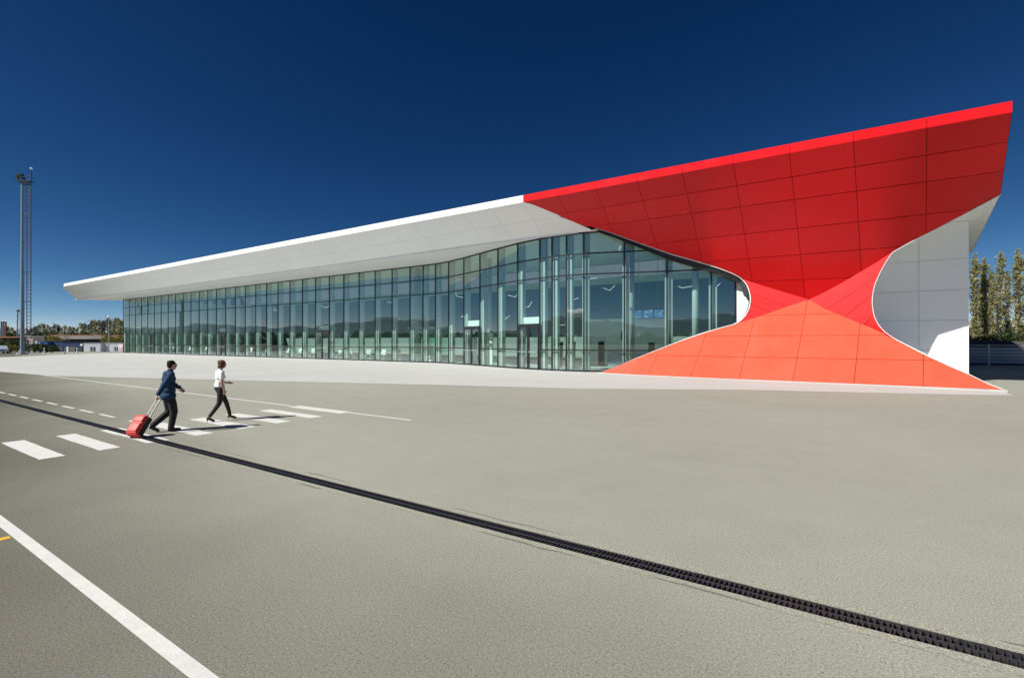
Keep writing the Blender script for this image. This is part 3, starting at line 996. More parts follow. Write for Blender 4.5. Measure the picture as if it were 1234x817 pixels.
# ------------------------------------------------------------------ inside the terminal
FZ = .1
def seat_proto():
    e = empty('waiting_seat', (0, 0, FZ))
    tag(e, 'white framed waiting chair with crossed legs behind the lower panes', 'chair', 'waiting chairs along the glass wall')
    for s in (-.3, .3):
        o = MB().bar((s, -.3, 0), (s, .28, .62), .05).bar((s, .3, 0), (s, -.28, .6), .05).build('crossed_leg', M['trim'], e)
        o = MB().bar((s, -.3, .78), (s, .22, .8), .06, .05).bar((s, -.26, .6), (s, -.26, .8), .04).build('armrest', M['trim'], e)
    MB().prism([(-.29, -.3, .58), (.29, -.3, .58), (.29, .26, .54), (-.29, .26, .54)], (0, 0, .06)).build('seat', M['frame'], e)
    MB().prism([(-.29, .24, .6), (.29, .24, .6), (.29, .42, 1.22), (-.29, .42, 1.22)], (0, .05, 0)).build('backrest', M['trim'], e)
    return e
first = True
for i, (px, dy, rz) in enumerate(((205, 1.6, .1), (226, 1.7, 0), (246, 1.6, .1), (300, 1.7, .2), (318, 1.6, -.2), (344, 1.7, .3), (359, 1.6, .1), (376, 1.7, .4), (408, 1.6, .2), (427, 1.7, 2.7), (443, 1.6, .5), (460, 1.7, .2), (479, 1.9, .6))):
    p = on_y(px, 411, 35.8 + dy)
    if first: se = seat_proto(); o = se; first = False
    else: o = copy_tree(se)
    o.location = (p.x, p.y, FZ); o.rotation_euler = (0, 0, rz)
# V-shaped lit tubes
def vlamp():
    e = empty('tube_lamp', (0, 0, 0))
    tag(e, 'lit white V-shaped tube lamp hanging on thin wires under the terminal ceiling', 'lamp', 'tube lamps inside the terminal')
    for s in (-1, 1):
        MB().tube((0, 0, 0), (s * .62, .35, .32), .014, None, 6).build('light_tube', M['lamp'], e)
    MB().tube((0, 0, .02), (0, 0, 2.2), .008, None, 4).build('hanging_wire', M['galv'], e)
    return e
vl = None
for (px, py, Y) in ((473, 365, 42), (478, 389, 48), (393, 371, 44), (550, 357, 40), (556, 382, 44), (621, 358, 40), (609, 385, 46), (637, 370, 39), (677, 392, 46), (709, 336, 39), (689, 363, 41), (746, 300, 37.5), (735, 350, 46), (822, 347, 41), (860, 349, 43), (330, 374, 44)):
    if vl is None: vl = vlamp(); o = vl
    else: o = copy_tree(vl)
    p = on_y(px, py, Y); o.location = p; o.rotation_euler = (random.uniform(-.5, .5), random.uniform(-.6, .6), random.uniform(-1.2, 1.2))
# white service block with dark screens, right of the doors
a = on_y(711, 411, 39.5); b = on_y(803, 411, 39.5)
e = tag(empty('service_block', ((a.x + b.x) / 2, 40.5, FZ)), 'white box shaped service counter block with dark openings inside the glazed hall', 'counter')
zt = on_y(760, 384, 39.5).z
W_ = b.x - a.x
o = MB().box(((a.x + b.x) / 2, 40.6, (zt + FZ) / 2), (W_, 2.2, zt - FZ)).build('block_wall', M['trim'], e)
for fx, w, h in ((.16, .55, 2.1), (.82, .5, 2.0)):
    MB().box((a.x + W_ * fx, 39.48, FZ + h / 2 + .02), (w, .06, h)).build('dark_opening', M['frame'], e)
MB().box((a.x + W_ * .5, 39.46, 2.75), (.95, .08, .75)).build('wall_screen', M['winglass'], e)
MB().box((a.x + W_ * .5, 39.2, FZ + .55), (W_ * .45, .5, 1.1)).build('counter_front', M['steel_blue'], e)
p = on_y(781, 378.5, 38.0); 
e = tag(empty('display_board', (p.x, p.y, p.z)), 'wide lit blue information screen hung over the counter', 'screen')
w = (on_y(800, 378, 38.0).x - on_y(762, 378, 38.0).x); h = 11.5 / FPX * p.y / ray(781, 411)[1]
MB().box(p, (w, .1, h)).build('screen_case', M['frame'], e)
for i in range(3):
    MB().poly([(p.x - w / 2 + .06 + i * w / 3, p.y - .056, p.z - h / 2 + .06), (p.x - w / 2 - .03 + (i + 1) * w / 3, p.y - .056, p.z - h / 2 + .06), (p.x - w / 2 - .03 + (i + 1) * w / 3, p.y - .056, p.z + h / 2 - .06), (p.x - w / 2 + .06 + i * w / 3, p.y - .056, p.z + h / 2 - .06)]).build('screen_face', M['screen'], e)
for s in (-1, 1): MB().tube((p.x + s * w * .3, p.y, p.z + h / 2), (p.x + s * w * .3, p.y, ZS), .02, None, 6).build('hanging_rod', M['galv'], e)
# tall dark ticket machines
for px, lab in ((687, 'dark grey self service machine just left of the white service block'), (672, 'dark grey self service machine nearer the glass doors, third pane from them')):
    p = on_y(px, 411, 36.5)
    e = tag(empty('ticket_machine', (p.x, p.y, FZ)), lab, 'ticket machine', 'ticket machines')
    MB().prism([(p.x - .35, p.y - .3, FZ), (p.x + .35, p.y - .3, FZ), (p.x + .35, p.y - .12, 2.2), (p.x - .35, p.y - .12, 2.2)], (0, .5, 0)).build('cabinet', M['frame'], e)
    MB().prism([(p.x - .25, p.y - .2, 1.3), (p.x + .25, p.y - .2, 1.3), (p.x + .25, p.y - .15, 1.95), (p.x - .25, p.y - .15, 1.95)], (0, -.02, 0)).build('machine_screen', M['winglass'], e)
# folding white board and slim white totems
p = on_y(517, 411, 37.3)
e = tag(empty('folding_board', (p.x, p.y, FZ)), 'white folding A-shaped board standing inside the bend of the glass wall', 'board')
for s in (-1, 1):
    MB().prism([(p.x + s * .5 - .12, p.y - .4, FZ), (p.x + s * .5 + .12, p.y - .4, FZ), (p.x + s * .06 + .1, p.y - .4, 1.75), (p.x + s * .06 - .1, p.y - .4, 1.75)], (0, .8, 0)).build('board_panel', M['trim'], e)
for px, zz, lab in ((592, 3.0, 'slim white upright display totem behind the pane between two glass doors'), (572.5, 2.6, 'slim white upright display totem seen through the smaller open glazed doors')):
    p = on_y(px, 411, 35.6)
    e = tag(empty('display_totem', (p.x, p.y, FZ)), lab, 'totem', 'display totems')
    MB().box((p.x, p.y, (zz + FZ) / 2), (.34, .18, zz - FZ)).build('totem_body', M['trim'], e)
    MB().box((p.x, p.y, FZ + .03), (.6, .45, .06)).build('totem_foot', M['galv'], e)
# glazed draught lobby
a = on_y(489, 411, 37.0); b = on_y(521, 411, 37.4)
e = tag(empty('glass_booth', ((a.x + b.x) / 2, 38.2, FZ)), 'pale green glazed booth standing inside the hall beside the thick column', 'booth')
for (x0, y0, x1, y1) in ((a.x, 37.4, b.x, 37.4), (a.x, 39.6, b.x, 39.6), (a.x, 37.4, a.x, 39.6), (b.x, 37.4, b.x, 39.6)):
    MB().poly([(x0, y0, .14), (x1, y1, .14), (x1, y1, 3.6), (x0, y0, 3.6)]).build('booth_pane', M['booth'], e)
MB().box(((a.x + b.x) / 2, 38.5, 3.68), (b.x - a.x + .1, 2.3, .12)).build('booth_roof', M['trim'], e)

# ------------------------------------------------------------------ what stands around
def leaf_cloud(pts, size, rnd, flat=.0):
    V, Fc = [], []
    for p, s in pts:
        n = Vector((rnd.gauss(0, 1), rnd.gauss(0, 1), rnd.gauss(0, 1))).normalized()
        a = n.orthogonal().normalized(); b = n.cross(a)
        t = rnd.uniform(0, 6.28); a, b = a * math.cos(t) + b * math.sin(t), b * math.cos(t) - a * math.sin(t)
        q = s * size * rnd.uniform(.6, 1.3)
        k = len(V)
        V += [p - a * q, p + b * q * .55, p + a * q, p - b * q * .55]
        Fc.append((k, k + 1, k + 2, k + 3))
    return V, Fc

def poplar(h, wid, nleaf, size, seed, mat, detail=True):
    rnd = random.Random(seed)
    e = empty('poplar_tree', (0, 0, 0))
    bend = (rnd.uniform(-.05, .05) * h, rnd.uniform(-.04, .04) * h)
    def axis(z):
        f = max(0, z / h); return Vector((bend[0] * f * f, bend[1] * f * f, z))
    g = MB(); k = 6
    for i in range(k):
        z0, z1 = h * .96 * i / k, h * .96 * (i + 1) / k
        g.tube(axis(z0), axis(z1), .022 * h * (1 - i / k) + .02, .022 * h * (1 - (i + 1) / k) + .015, 7, False)
    pts = []
    nb = 44 if detail else 16
    for i in range(nb):
        z0 = h * (.10 + .78 * (i / nb)); az = rnd.uniform(0, 6.28)
        L_ = (wid * rnd.uniform(.75, 1.35)) * (1.0 - .62 * abs(i / nb - .38) ** 1.1) * 1.5
        an = rnd.uniform(.16, .34)
        d = Vector((math.cos(az) * math.sin(an), math.sin(az) * math.sin(an), math.cos(an)))
        p0 = axis(z0)
        if detail and i % 2 == 0: g.tube(p0, p0 + d * L_ * .9, .008 * h * .25, .006, 4, False)
        dens = rnd.uniform(.2, 1.75)
        for _ in range(int(nleaf / nb * dens)):
            f = rnd.random() ** .8
            p = p0 + d * L_ * f * 1.1
            if p.z > h: continue
            r = wid * .20 * (.5 + .7 * math.sin(math.pi * min(1, f + .15)))
            pts.append((p + Vector((rnd.gauss(0, r), rnd.gauss(0, r), rnd.gauss(0, r * 1.4))), 1))
    for _ in range(nleaf // 14):
        z = h * (1 - .12 * rnd.random() ** .7)
        pts.append((axis(z) + Vector((rnd.gauss(0, wid * .10), rnd.gauss(0, wid * .10), 0)), .9))
    g.build('trunk', M['bark'], e)
    V, Fc = leaf_cloud(pts, size, rnd)
    mesh_obj('crown', V, Fc, M[mat], e)
    return e

def bush(w, h, n, size, seed, mat, name='shrub'):
    rnd = random.Random(seed)
    e = empty(name, (0, 0, 0))
    cl = [(Vector((rnd.uniform(-.4, .4) * w, rnd.uniform(-.4, .4) * w, h * rnd.uniform(.3, .72))), rnd.uniform(.18, .34)) for _ in range(9)]
    pts = []
    for _ in range(n):
        c, r = rnd.choice(cl)
        d = Vector((rnd.gauss(0, 1), rnd.gauss(0, 1), rnd.gauss(0, 1))).normalized() * (rnd.random() ** .4)
        p = c + Vector((d.x * r * w, d.y * r * w, d.z * r * h * 1.1))
        p.z = max(.03, p.z); pts.append((p, 1))
    g = MB()
    for c, r in cl[:5]: g.tube((0, 0, 0), c, .03 * w, .01, 5, False)
    g.build('stem', M['bark'], e)
    V, Fc = leaf_cloud(pts, size, rnd); mesh_obj('foliage', V, Fc, M[mat], e)
    return e

def place(o, px, d, z=0.0, rz=None, sc=1.0):
    p = on_d(px, 411, d)
    o.location = (p.x, p.y, z); o.rotation_euler = (0, 0, random.uniform(0, 6.28) if rz is None else rz)
    o.scale = (sc, sc, sc) if not hasattr(sc, '__len__') else sc
    return o

# poplars to the right of the building
NEARP = [poplar(12.4, 1.0, 2700, .12, s, 'leafA') for s in (11, 12, 13)]
RL = [(1174, 54, 0, .98, 'tall narrow poplar closest to the white end wall'), (1188, 55, 1, .95, 'thin leaning poplar just right of the one beside the white wall'),
      (1203, 54.5, 2, 1.0, 'fullest tall poplar behind the middle of the grey fence'), (1214, 57, 1, .86, 'shorter poplar crowded between two tall ones behind the fence'),
      (1226, 54, 0, 1.02, 'tall poplar at the far right edge with a bushy top'), (1240, 55, 2, .98, 'poplar half cut off by the right edge of the view'), (1262, 55, 0, .97, 'poplar beyond the right edge, fourth along the fence from the thin pole'), (1281, 57, 1, 1.0, 'poplar beyond the right edge, fifth along the fence from the thin pole'), (1304, 56, 2, .94, 'poplar beyond the right edge, last along the fence'), (1195, 61, 0, .93, 'slim poplar standing back between the leaning and the fullest one'), (1182, 62, 2, .9, 'slim poplar standing back behind the thin leaning one')]
used = set()
for px, d, k, sc, lab in RL:
    if k in used: o = copy_tree(NEARP[k])
    else: o = NEARP[k]; used.add(k)
    place(o, px, d, .1, None, sc)
    tag(o, lab or 'tall autumn poplar of the row beyond the right edge', 'tree', 'poplars behind the right fence')
# dark shrubs under them
SB = [bush(2.6, 3.0, 1500, .13, s, 'leafB') for s in (31, 32)]
for i, (px, d, sc, lab) in enumerate(((1172, 51, (1, 1, 1.15), 'dark green shrub touching the white end wall'), (1182, 50.5, (1, 1, .8), 'low dark green shrub at the foot of the leaning poplar'), (1194, 51, (1.1, 1.1, 1.2), 'taller dark green shrub left of the fullest poplar'),
                                      (1207, 50.5, (1.1, 1.1, 1.0), 'dark green shrub right of the thin dark pole'), (1219, 51, (1.1, 1, 1.3), 'tallest dark green shrub behind the fence'), (1231, 50.5, (1, 1, .95), 'dark green shrub at the right edge above the fence'), (1245, 51, (1.2, 1, 1.1), 'dark green shrub just outside the right edge'))):
    o = SB[i] if i < 2 else copy_tree(SB[i % 2]); place(o, px, d, .1, None, sc); tag(o, lab, 'shrub', 'shrubs behind the right fence')
p = on_d(1202.5, 411, 49)
e = tag(empty('thin_pole', (p.x, p.y, 0)), 'thin dark upright pole standing among the poplars behind the fence', 'pole')
MB().tube((p.x, p.y, 0), (p.x, p.y, on_d(1202, 365, 49).z), .06, .045, 8).build('pole_shaft', M['frame'], e)
MB().box((p.x, p.y, .04), (.25, .25, .08)).build('base_plate', M['frame'], e)
# low dark bank and the fence
YF = 62.6
g = MB()
Pb = []
for i in range(40):
    x = 2 + i * 1.3
    Pb.append([(x, YF + .7, -.01), (x, YF + 1.0, 1.9 + .15 * mnoise.noise((x * .7, 0, 0))), (x, YF + 2.2, 2.3 + .25 * mnoise.noise((x * .9, 3, 0))), (x, YF + 9, -.01)])
tag(g.grid(Pb).build('embankment', M['wall_dark']), kind='structure')
fe = tag(empty('slat_fence', (16, YF, 0)), 'blue grey metal slat fence with pale posts in the building shadow', 'fence')
slat = None; post = None
for i in range(17):
    x = 5.9 + i * 2.62
    c = Vector((x, YF, 0)) - Vector(fe.location)
    if post is None:
        post = MB().box((0, 0, .98), (.13, .12, 1.96)).build('post', M['galv']); post.parent = fe; post.location = c
        cap = MB().box((0, 0, 0), (2.46, .05, .06)).build('top_rail', M['galv']); cap.parent = fe; cap.location = c + Vector((1.31, 0, 1.86))
        slat = MB().box((0, 0, 0), (2.46, .04, .27)).build('slat', M['steel_blue']); slat.parent = fe; slat.location = c + Vector((1.31, 0, .3))
        for k in range(1, 5): inst('slat', slat.data, fe, c + Vector((1.31, 0, .3 + k * .31)))
    else:
        inst('post', post.data, fe, c); inst('top_rail', cap.data, fe, c + Vector((1.31, 0, 1.86)))
        for k in range(5): inst('slat', slat.data, fe, c + Vector((1.31, 0, .3 + k * .31)))

# row of far poplars on the left
FARP = [poplar(13, 2.3, 420, .36, 50 + s, 'leafD' if s < 2 else 'leafA', False) for s in range(4)]
rnd = random.Random(5)
x = -6.0; i = 0
while x < 152:
    top = lin([(-10, 394), (20, 396), (40, 394), (60, 391), (80, 393), (100, 390), (118, 386), (150, 385)], x) + rnd.uniform(-2.5, 4)
    d = rnd.uniform(232, 262)
    hgt = H + (411 - top) * d / FPX
    k = rnd.randrange(4)
    o = FARP[k] if i < 4 and False else copy_tree(FARP[k])
    place(o, x, d, 0, None, (hgt / 13 * rnd.uniform(.8, 1.3), hgt / 13 * rnd.uniform(.8, 1.3), hgt / 13))
    tag(o, 'far poplar of the long row behind the sheds, brownish green', 'tree', 'far poplars behind the sheds')
    x += rnd.uniform(2.2, 4.4); i += 1
for o in FARP:
    for c_ in list(o.children): bpy.data.objects.remove(c_)
    bpy.data.objects.remove(o)
FB = [bush(7, 5.5, 420, .4, s, 'leafB') for s in (71, 72)]
for i in range(16):
    o = FB[i] if i < 2 else copy_tree(FB[i % 2])
    place(o, -4 + i * 10.3, 222 + (i % 3) * 4, 0, None, (1.4, 1, rnd.uniform(1.05, 1.5)))
    tag(o, 'far dark green thicket at the foot of the poplar row', 'bush', 'far thickets')
# sheds and cabins
def at(px, d): 
    p = on_d(px, 411, d); return p.x, p.y
def zpx(py, d): return H + (411 - py) * d / FPX
def local_box(e, name, px0, px1, d, depth, z0, z1, mat, front=0.0):
    """box whose front runs between two headings at distance d (square to the heading of its middle)"""
    x0, y0 = at(px0, d); x1, y1 = at(px1, d)
    v = Vector((x1 - x0, y1 - y0, 0)); n = Vector((-v.y, v.x, 0)).normalized()
    if n.dot(Vector((x0, y0, 0))) < 0: n = -n
    b = Vector((x0, y0, z0)) + n * front
    return MB().prism([b, b + v, b + v + Vector((0, 0, z1 - z0)), b + Vector((0, 0, z1 - z0))], n * depth).build(name, M[mat], e)
def thing(name, px, d, label, cat, group=None):
    x, y = at(px, d); return tag(empty(name, (x, y, 0)), label, cat, group)
# long shed with low pitched roof
e = thing('long_shed', 90, 170, 'long low dark shed with rusty ridge running behind the blue and white cabins', 'shed')
d = 170
local_box(e, 'wall', 38, 160, d, 14, 0, zpx(408.5, d), 'wall_dark')
x0, y0 = at(36, d - .6); x1, y1 = at(162, d - .6); v = Vector((x1 - x0, y1 - y0, 0)); n = Vector((-v.y, v.x, 0)).normalized()
if n.dot(Vector((x0, y0, 0))) < 0: n = -n
b = Vector((x0, y0, zpx(408.6, d))); r = Vector((0, 0, zpx(404.2, d) - b.z))
MB().prism([b, b + n * 8 + r, b + n * 16, b + n * 8 + r * .9 - Vector((0, 0, .3))], v).build('roof', M['roof_grey'], e)
MB().bar(b + n * 7.8 + r + Vector((0, 0, .1)), b + n * 7.8 + r + v + Vector((0, 0, .1)), .7, .35).build('ridge_cap', M['rust'], e)
for k in range(4):
    c = b + v * (.62 + .09 * k) + n * 1
    MB().prism([c, c + v.normalized() * 7, c + v.normalized() * 3.5 + Vector((0, 0, 1.0))], n * 5).build('roof_gable', M['rust'] if k % 2 else M['roof_grey'], e)
# dark shed at far left
e = thing('brick_shed', 18, 150, 'dark flat roofed shed behind the floodlight mast with pale cornice', 'shed')
d = 150
local_box(e, 'wall', -12, 30, d, 10, 0, zpx(407, d), 'wall_dark'); local_box(e, 'roof', -13, 31, d, 11, zpx(407, d) + .01, zpx(405.6, d), 'rust', -.5)
local_box(e, 'canopy', 12, 31, d - 6, 4, zpx(413.6, d), zpx(413, d), 'trim')
e = thing('pink_hut', 35, 120, 'small pale pink rendered hut with a dark doorway beside the mast', 'hut')
d = 120
local_box(e, 'wall', 31.5, 39, d, 3, 0, zpx(405.6, d), 'pink'); local_box(e, 'roof', 31, 39.5, d, 3.4, zpx(405.6, d) + .01, zpx(404.9, d), 'trim', -.2); local_box(e, 'doorway', 33, 35, d, .1, 0, zpx(409, d), 'wall_dark', -.06)
# containers
d = 100
def cabin(px0, px1, d, top, mat, label, fittings):
    e = thing('container_cabin', (px0 + px1) / 2, d, label, 'container', 'cabins and containers by the far edge')
    local_box(e, 'wall', px0, px1, d, 2.4, 0.05, zpx(top, d), mat)
    local_box(e, 'roof', px0 - .2, px1 + .2, d, 2.6, zpx(top, d) + .01, zpx(top, d) + .12, 'galv' if mat == 'cabin' else mat, -.08)
    for nm, a, b_, t, bo, m2 in fittings:
        f = local_box(e, nm, a, b_, d, .08, max(.06, zpx(bo, d)), zpx(t, d), m2, -.05)
        if nm == 'window':
            pm = (a + b_) / 2
            gq = local_box(None, 'window_bar', pm - .12, pm + .12, d, .05, max(.06, zpx(bo, d)), zpx(t, d), 'trim', -.11); gq.parent = f; gq.matrix_parent_inverse = f.matrix_world.inverted()
    return e
cabin(46.5, 57, d, 411.8, 'blue', 'bright blue steel container left of the navy ones', [('door', 42.5, 45, 411, 424, 'cabin'), ('panel', 47, 49, 413, 420, 'trim')])
cabin(57.3, 76, d + 1, 411.6, 'navy', 'navy blue container with a grey roller shutter, touching the bright blue one', [('shutter', 67.5, 75, 418.8, 426, 'roof_grey'), ('opening', 58, 66, 418, 426, 'wall_dark')])
cabin(76.3, 100.5, d, 413.2, 'navy', 'navy blue container with open dark bays next to the white cabin', [('shutter', 83.5, 91, 418, 426, 'roof_grey'), ('opening', 92, 99, 419, 426, 'wall_dark'), ('sign', 96.8, 99.6, 414.4, 416.8, 'trim'), ('door', 80.5, 82.5, 418, 426, 'trim')])
cabin(101, 121, d, 413.6, 'cabin', 'white site cabin with a small barred window next to the navy container', [('window', 108.7, 111, 418, 423, 'winglass'), ('window', 112.2, 114.6, 418, 423, 'winglass')])
cabin(122, 130, d + .8, 413.8, 'cabin', 'narrow white site cabin with an open dark door in the middle of the row', [('door', 122.4, 124.5, 415, 426, 'wall_dark')])
cabin(130.3, 150.5, d, 413.6, 'cabin', 'white site cabin nearest the glass terminal', [('window', 137.5, 139, 418, 422.5, 'winglass'), ('window', 140, 141.5, 418, 422.5, 'winglass'), ('sign', 143, 148.5, 415, 419.6, 'trim')])
for px, hh, lab in ((148.8, 7.6, 'red hydrant post at the corner of the glass terminal'),):
    e = thing('red_post', px, 93, lab, 'post')
    x, y = at(px, 93); MB().tube((x, y, 0), (x, y, 1.25), .16, .14, 10).build('shaft', M['redpost'], e); MB().ball((x, y, 1.3), (.19, .19, .14)).build('cap', M['redpost'], e)
# dark hedge in front of the containers, bushes, small car
hb = [bush(2.2, 1.7, 700, .14, s, 'leafB', 'dark_bush') for s in (81, 82)]
for i, (px, w, lab) in enumerate(((36, 1, 'dark clipped bush just right of the tall mast'), (42, 1.1, 'dark clipped bush in front of the bright blue container'), (48.5, 1.1, 'dark clipped bush left of a pale bollard'), (56, 1.05, 'dark clipped bush between bollards before the navy container'), (63, .9, 'lowest dark clipped bush before the navy container'), (5, 1.6, 'large dark bush left of the tall mast'), (13, 1.4, 'dark bush nearer the tall mast'), (20, 1.5, 'dark bush touching the tall mast'))):
    o = hb[i] if i < 2 else copy_tree(hb[i % 2]); place(o, px, 93 if px > 30 else 104, 0, None, (w, w, w)); tag(o, lab, 'bush', 'dark bushes at the far edge')
yb = [bush(3, 2.4, 420, .2, s, 'leafC', 'yellow_bush') for s in (91,)]
for i, (px, d, sc, lab) in enumerate(((137, 130, 1.9, 'yellow green bush behind the white cabins beside the street lamp'), (64, 130, 1.7, 'yellow green bush behind the blue containers'), (12, 90, .75, 'low yellow green bush between the parked car and the mast'))):
    o = yb[0] if i == 0 else copy_tree(yb[0]); place(o, px, d, 0, None, sc); tag(o, lab, 'bush')
# pale car nose at the left edge
e = thing('parked_car', -1, 86, 'pale blue parked car cut off by the left edge', 'car')
x, y = at(-1, 86)
def car():
    prof = [(-2.1, .35), (-2.15, .75), (-1.9, .95), (-1.2, 1.0), (-.55, 1.42), (.7, 1.45), (1.35, 1.02), (2.0, .88), (2.15, .6), (2.1, .35)]
    MB().prism([(x + a, y - .82, z) for a, z in prof], (0, 1.64, 0)).build('body', M['carpaint'], e)
    MB().prism([(x + a, y - .835, z) for a, z in ((-1.05, 1.02), (-.5, 1.36), (.65, 1.38), (1.15, 1.04))], (0, 1.67, 0)).build('side_windows', M['winglass'], e)
    for a in (-1.3, 1.3):
        for s in (-.78, .78):
            MB().tube((x + a, y + s - .1, .32), (x + a, y + s + .1, .32), .32, None, 16).build('wheel', M['frame'], e)
    for s in (-.55, .55): MB().box((x + 2.1, y + s, .7), (.12, .3, .14)).build('headlight', M['trim'], e)
car()
# bollards
bp = None
for px, lab in ((38, 'pale round bollard nearest the tall mast'), (53.5, 'pale round bollard before the bright blue container'), (78.5, 'pale round bollard before the navy container with a door'), (93, 'pale round bollard nearest the white cabins')):
    if bp is None:
        bp = empty('bollard', (0, 0, 0)); MB().tube((0, 0, 0), (0, 0, 1.0), .11, .10, 10).build('shaft', M['trim'], bp); MB().tube((0, 0, 1.0), (0, 0, 1.12), .105, .05, 10).build('cap', M['galv'], bp); MB().tube((0, 0, .62), (0, 0, .8), .118, None, 10).build('band', M['leaf_green'], bp); o = bp
    else: o = copy_tree(bp)
    place(o, px, 84, 0, 0); tag(o, lab, 'bollard', 'bollards at the far edge')

# floodlight mast
def flood_mast(e, x, y):
    h = 29.4
    k = 12
    g = MB()
    for i in range(k): g.tube((x, y, h * i / k), (x, y, h * (i + 1) / k), .29 - .10 * i / k, .29 - .10 * (i + 1) / k, 12, False)
    g.build('pole', M['galvblue'], e, True)
    MB().tube((x, y, 0), (x, y, .25), .8, .75, 12).build('base_flange', M['galv'], e)
    # climbing ladder with cage hoops, standing off to the right
    ux, uy = math.cos(YAW), math.sin(YAW)
    for s in (.75, 1.45):
        MB().bar((x + ux * s, y + uy * s, .6), (x + ux * s, y + uy * s, h - .3), .10).build('ladder_rail', M['ladder'], e)
    rm = None
    for i in range(48):
        z = .9 + i * .63
        if rm is None:
            ro = MB().bar((.75 * ux, .75 * uy, 0), (1.45 * ux, 1.45 * uy, 0), .10).build('rung', M['ladder']); rm = ro.data; ro.parent = e; ro.location = Vector((x, y, z)) - Vector(e.location)
        else: inst('rung', rm, e, Vector((x, y, z)) - Vector(e.location))
    for z in (4, 9, 14, 19, 24, 29):
        MB().bar((x, y, z), (x + ux * 1.45, y + uy * 1.45, z), .14).build('ladder_bracket', M['ladder'], e)
    # platform, rail, lights and aerial
    MB().bar((x - ux * .6, y - uy * .6, h + .05), (x + ux * 1.7, y + uy * 1.7, h + .05), .8, .14).build('platform', M['frame'], e)
    MB().bar((x + ux * .4, y + uy * .4, h + .9), (x + ux * 1.6, y + uy * 1.6, h + .9), .07).bar((x + ux * 1.6, y + uy * 1.6, h), (x + ux * 1.6, y + uy * 1.6, h + .9), .07).bar((x + ux * .45, y + uy * .45, h), (x + ux * .45, y + uy * .45, h + .9), .07).build('guard_rail', M['frame'], e)
    for a, zz in ((-1.15, 1.15), (-.75, 1.3), (-.55, .75), (-1.35, .85)):
        c = Vector((x + ux * a, y + uy * a, h + zz))
        MB().prism([c + Vector((0, 0, -.22)), c + Vector((ux * .5, uy * .5, -.12)), c + Vector((ux * .5, uy * .5, .18)), c + Vector((0, 0, .22))], (-uy * .5, ux * .5, 0)).build('floodlight', M['frame'], e)
    MB().bar((x, y, h), (x - ux * 1.3, y - uy * 1.3, h + .8), .12).build('light_arm', M['frame'], e)
    MB().tube((x + ux * 1.55, y + uy * 1.55, h + .9), (x + ux * 1.55, y + uy * 1.55, h + 2.5), .05, .03, 6).build('aerial', M['frame'], e)
    MB().ball((x + ux * 1.55, y + uy * 1.55, h + 2.3), .2).build('aerial_dome', M['trim'], e)
x, y = at(27, 81.5)
e = tag(empty('floodlight_mast', (x, y, 0)), 'tall blue grey floodlight mast with a side ladder rising at the left', 'floodlight mast')
flood_mast(e, x, y)
e2 = copy_tree(e); e2.location = (-257, -85, 0)
tag(e2, 'distant floodlight mast seen only as a reflection in the glass wall', 'floodlight mast')
# lattice mast and chimneys
e = thing('lattice_mast', 23, 175, 'thin lattice radio mast behind the sheds with a small head', 'lattice mast')
x, y = at(23, 175); h = zpx(375, 175)
for s, t in ((-1, -1), (1, -1), (1, 1), (-1, 1)): MB().tube((x + s * .6, y + t * .6, 0), (x + s * .35, y + t * .35, h), .09, None, 5).build('mast_leg', M['steel_blue'], e)
g = MB()
for i in range(14):
    z0, z1 = h * i / 14, h * (i + 1) / 14; s = -1 if i % 2 else 1
    g.bar((x - .5 * s, y - .5, z0), (x + .5 * s, y - .5, z1), .08); g.bar((x - .5, y - .5 * s, z0), (x - .5, y + .5 * s, z1), .08)
tag(g.build('bracing', M['steel_blue'], e))
MB().box((x, y, h + .2), (2.0, 1.6, .5)).build('head', M['steel_blue'], e)
for px, t, lab in ((1.8, 389, 'thin grey stack, leftmost of the three behind the sheds'), (4.3, 388.6, 'thin dark grey stack, middle of the three behind the sheds'), (7, 389, 'thin reddish stack, right one of the three behind the sheds')):
    e = thing('steel_stack', px, 165, lab, 'chimney', 'three stacks at the left')
    x, y = at(px, 165); MB().tube((x, y, 0), (x, y, zpx(t, 165)), .28, .24, 8).build('stack_tube', M['rust'] if px > 6 else M['steel_blue'], e); MB().tube((x, y, zpx(t, 165)), (x, y, zpx(t, 165) + .3), .34, None, 8).build('stack_cap', M['frame'], e)
# street lamp
e = thing('street_lamp', 131, 97, 'slim grey street lamp with a round white head in front of the white cabins', 'street lamp')
x, y = at(131, 97)
MB().tube((x, y, 0), (x, y, zpx(383, 97)), .10, .06, 8).build('lamp_post', M['galv'], e); MB().ball((x, y, zpx(382, 97)), (.28, .28, .26)).build('lamp_head', M['trim'], e); MB().tube((x, y, 0), (x, y, .5), .16, .14, 8).build('base', M['galv'], e)

# land seen mirrored in the glass: wooded edge and mountain range behind the photographer
g = MB(); rnd = random.Random(3)
for i in range(860):
    az = R(172 + 288 * i / 860) + rnd.uniform(-.004, .004)
    r = rnd.uniform(300, 380); hh = rnd.uniform(5.0, 9.5)
    cx, cy = r * math.cos(az), r * math.sin(az)
    n0 = len(g.v); w = rnd.uniform(3, 5.5)
    g.ball((cx, cy, hh * .48), (w, w, hh * .52), 8, 6)
    for k in range(n0, len(g.v)):
        v = g.v[k]; s = 1 + .35 * mnoise.noise(v * .35); g.v[k] = Vector((cx + (v.x - cx) * s, cy + (v.y - cy) * s, max(-.05, v.z * (1 + .25 * mnoise.noise(v * .5)))))
tag(g.build('woodland', M['leafB']), kind='stuff')
g = MB(); P = []
prof = [(176, 0), (186, 90), (198, 170), (212, 215), (222, 290), (230, 365), (240, 460), (248, 520), (258, 540), (272, 480), (286, 330), (300, 0)]
NA = 420
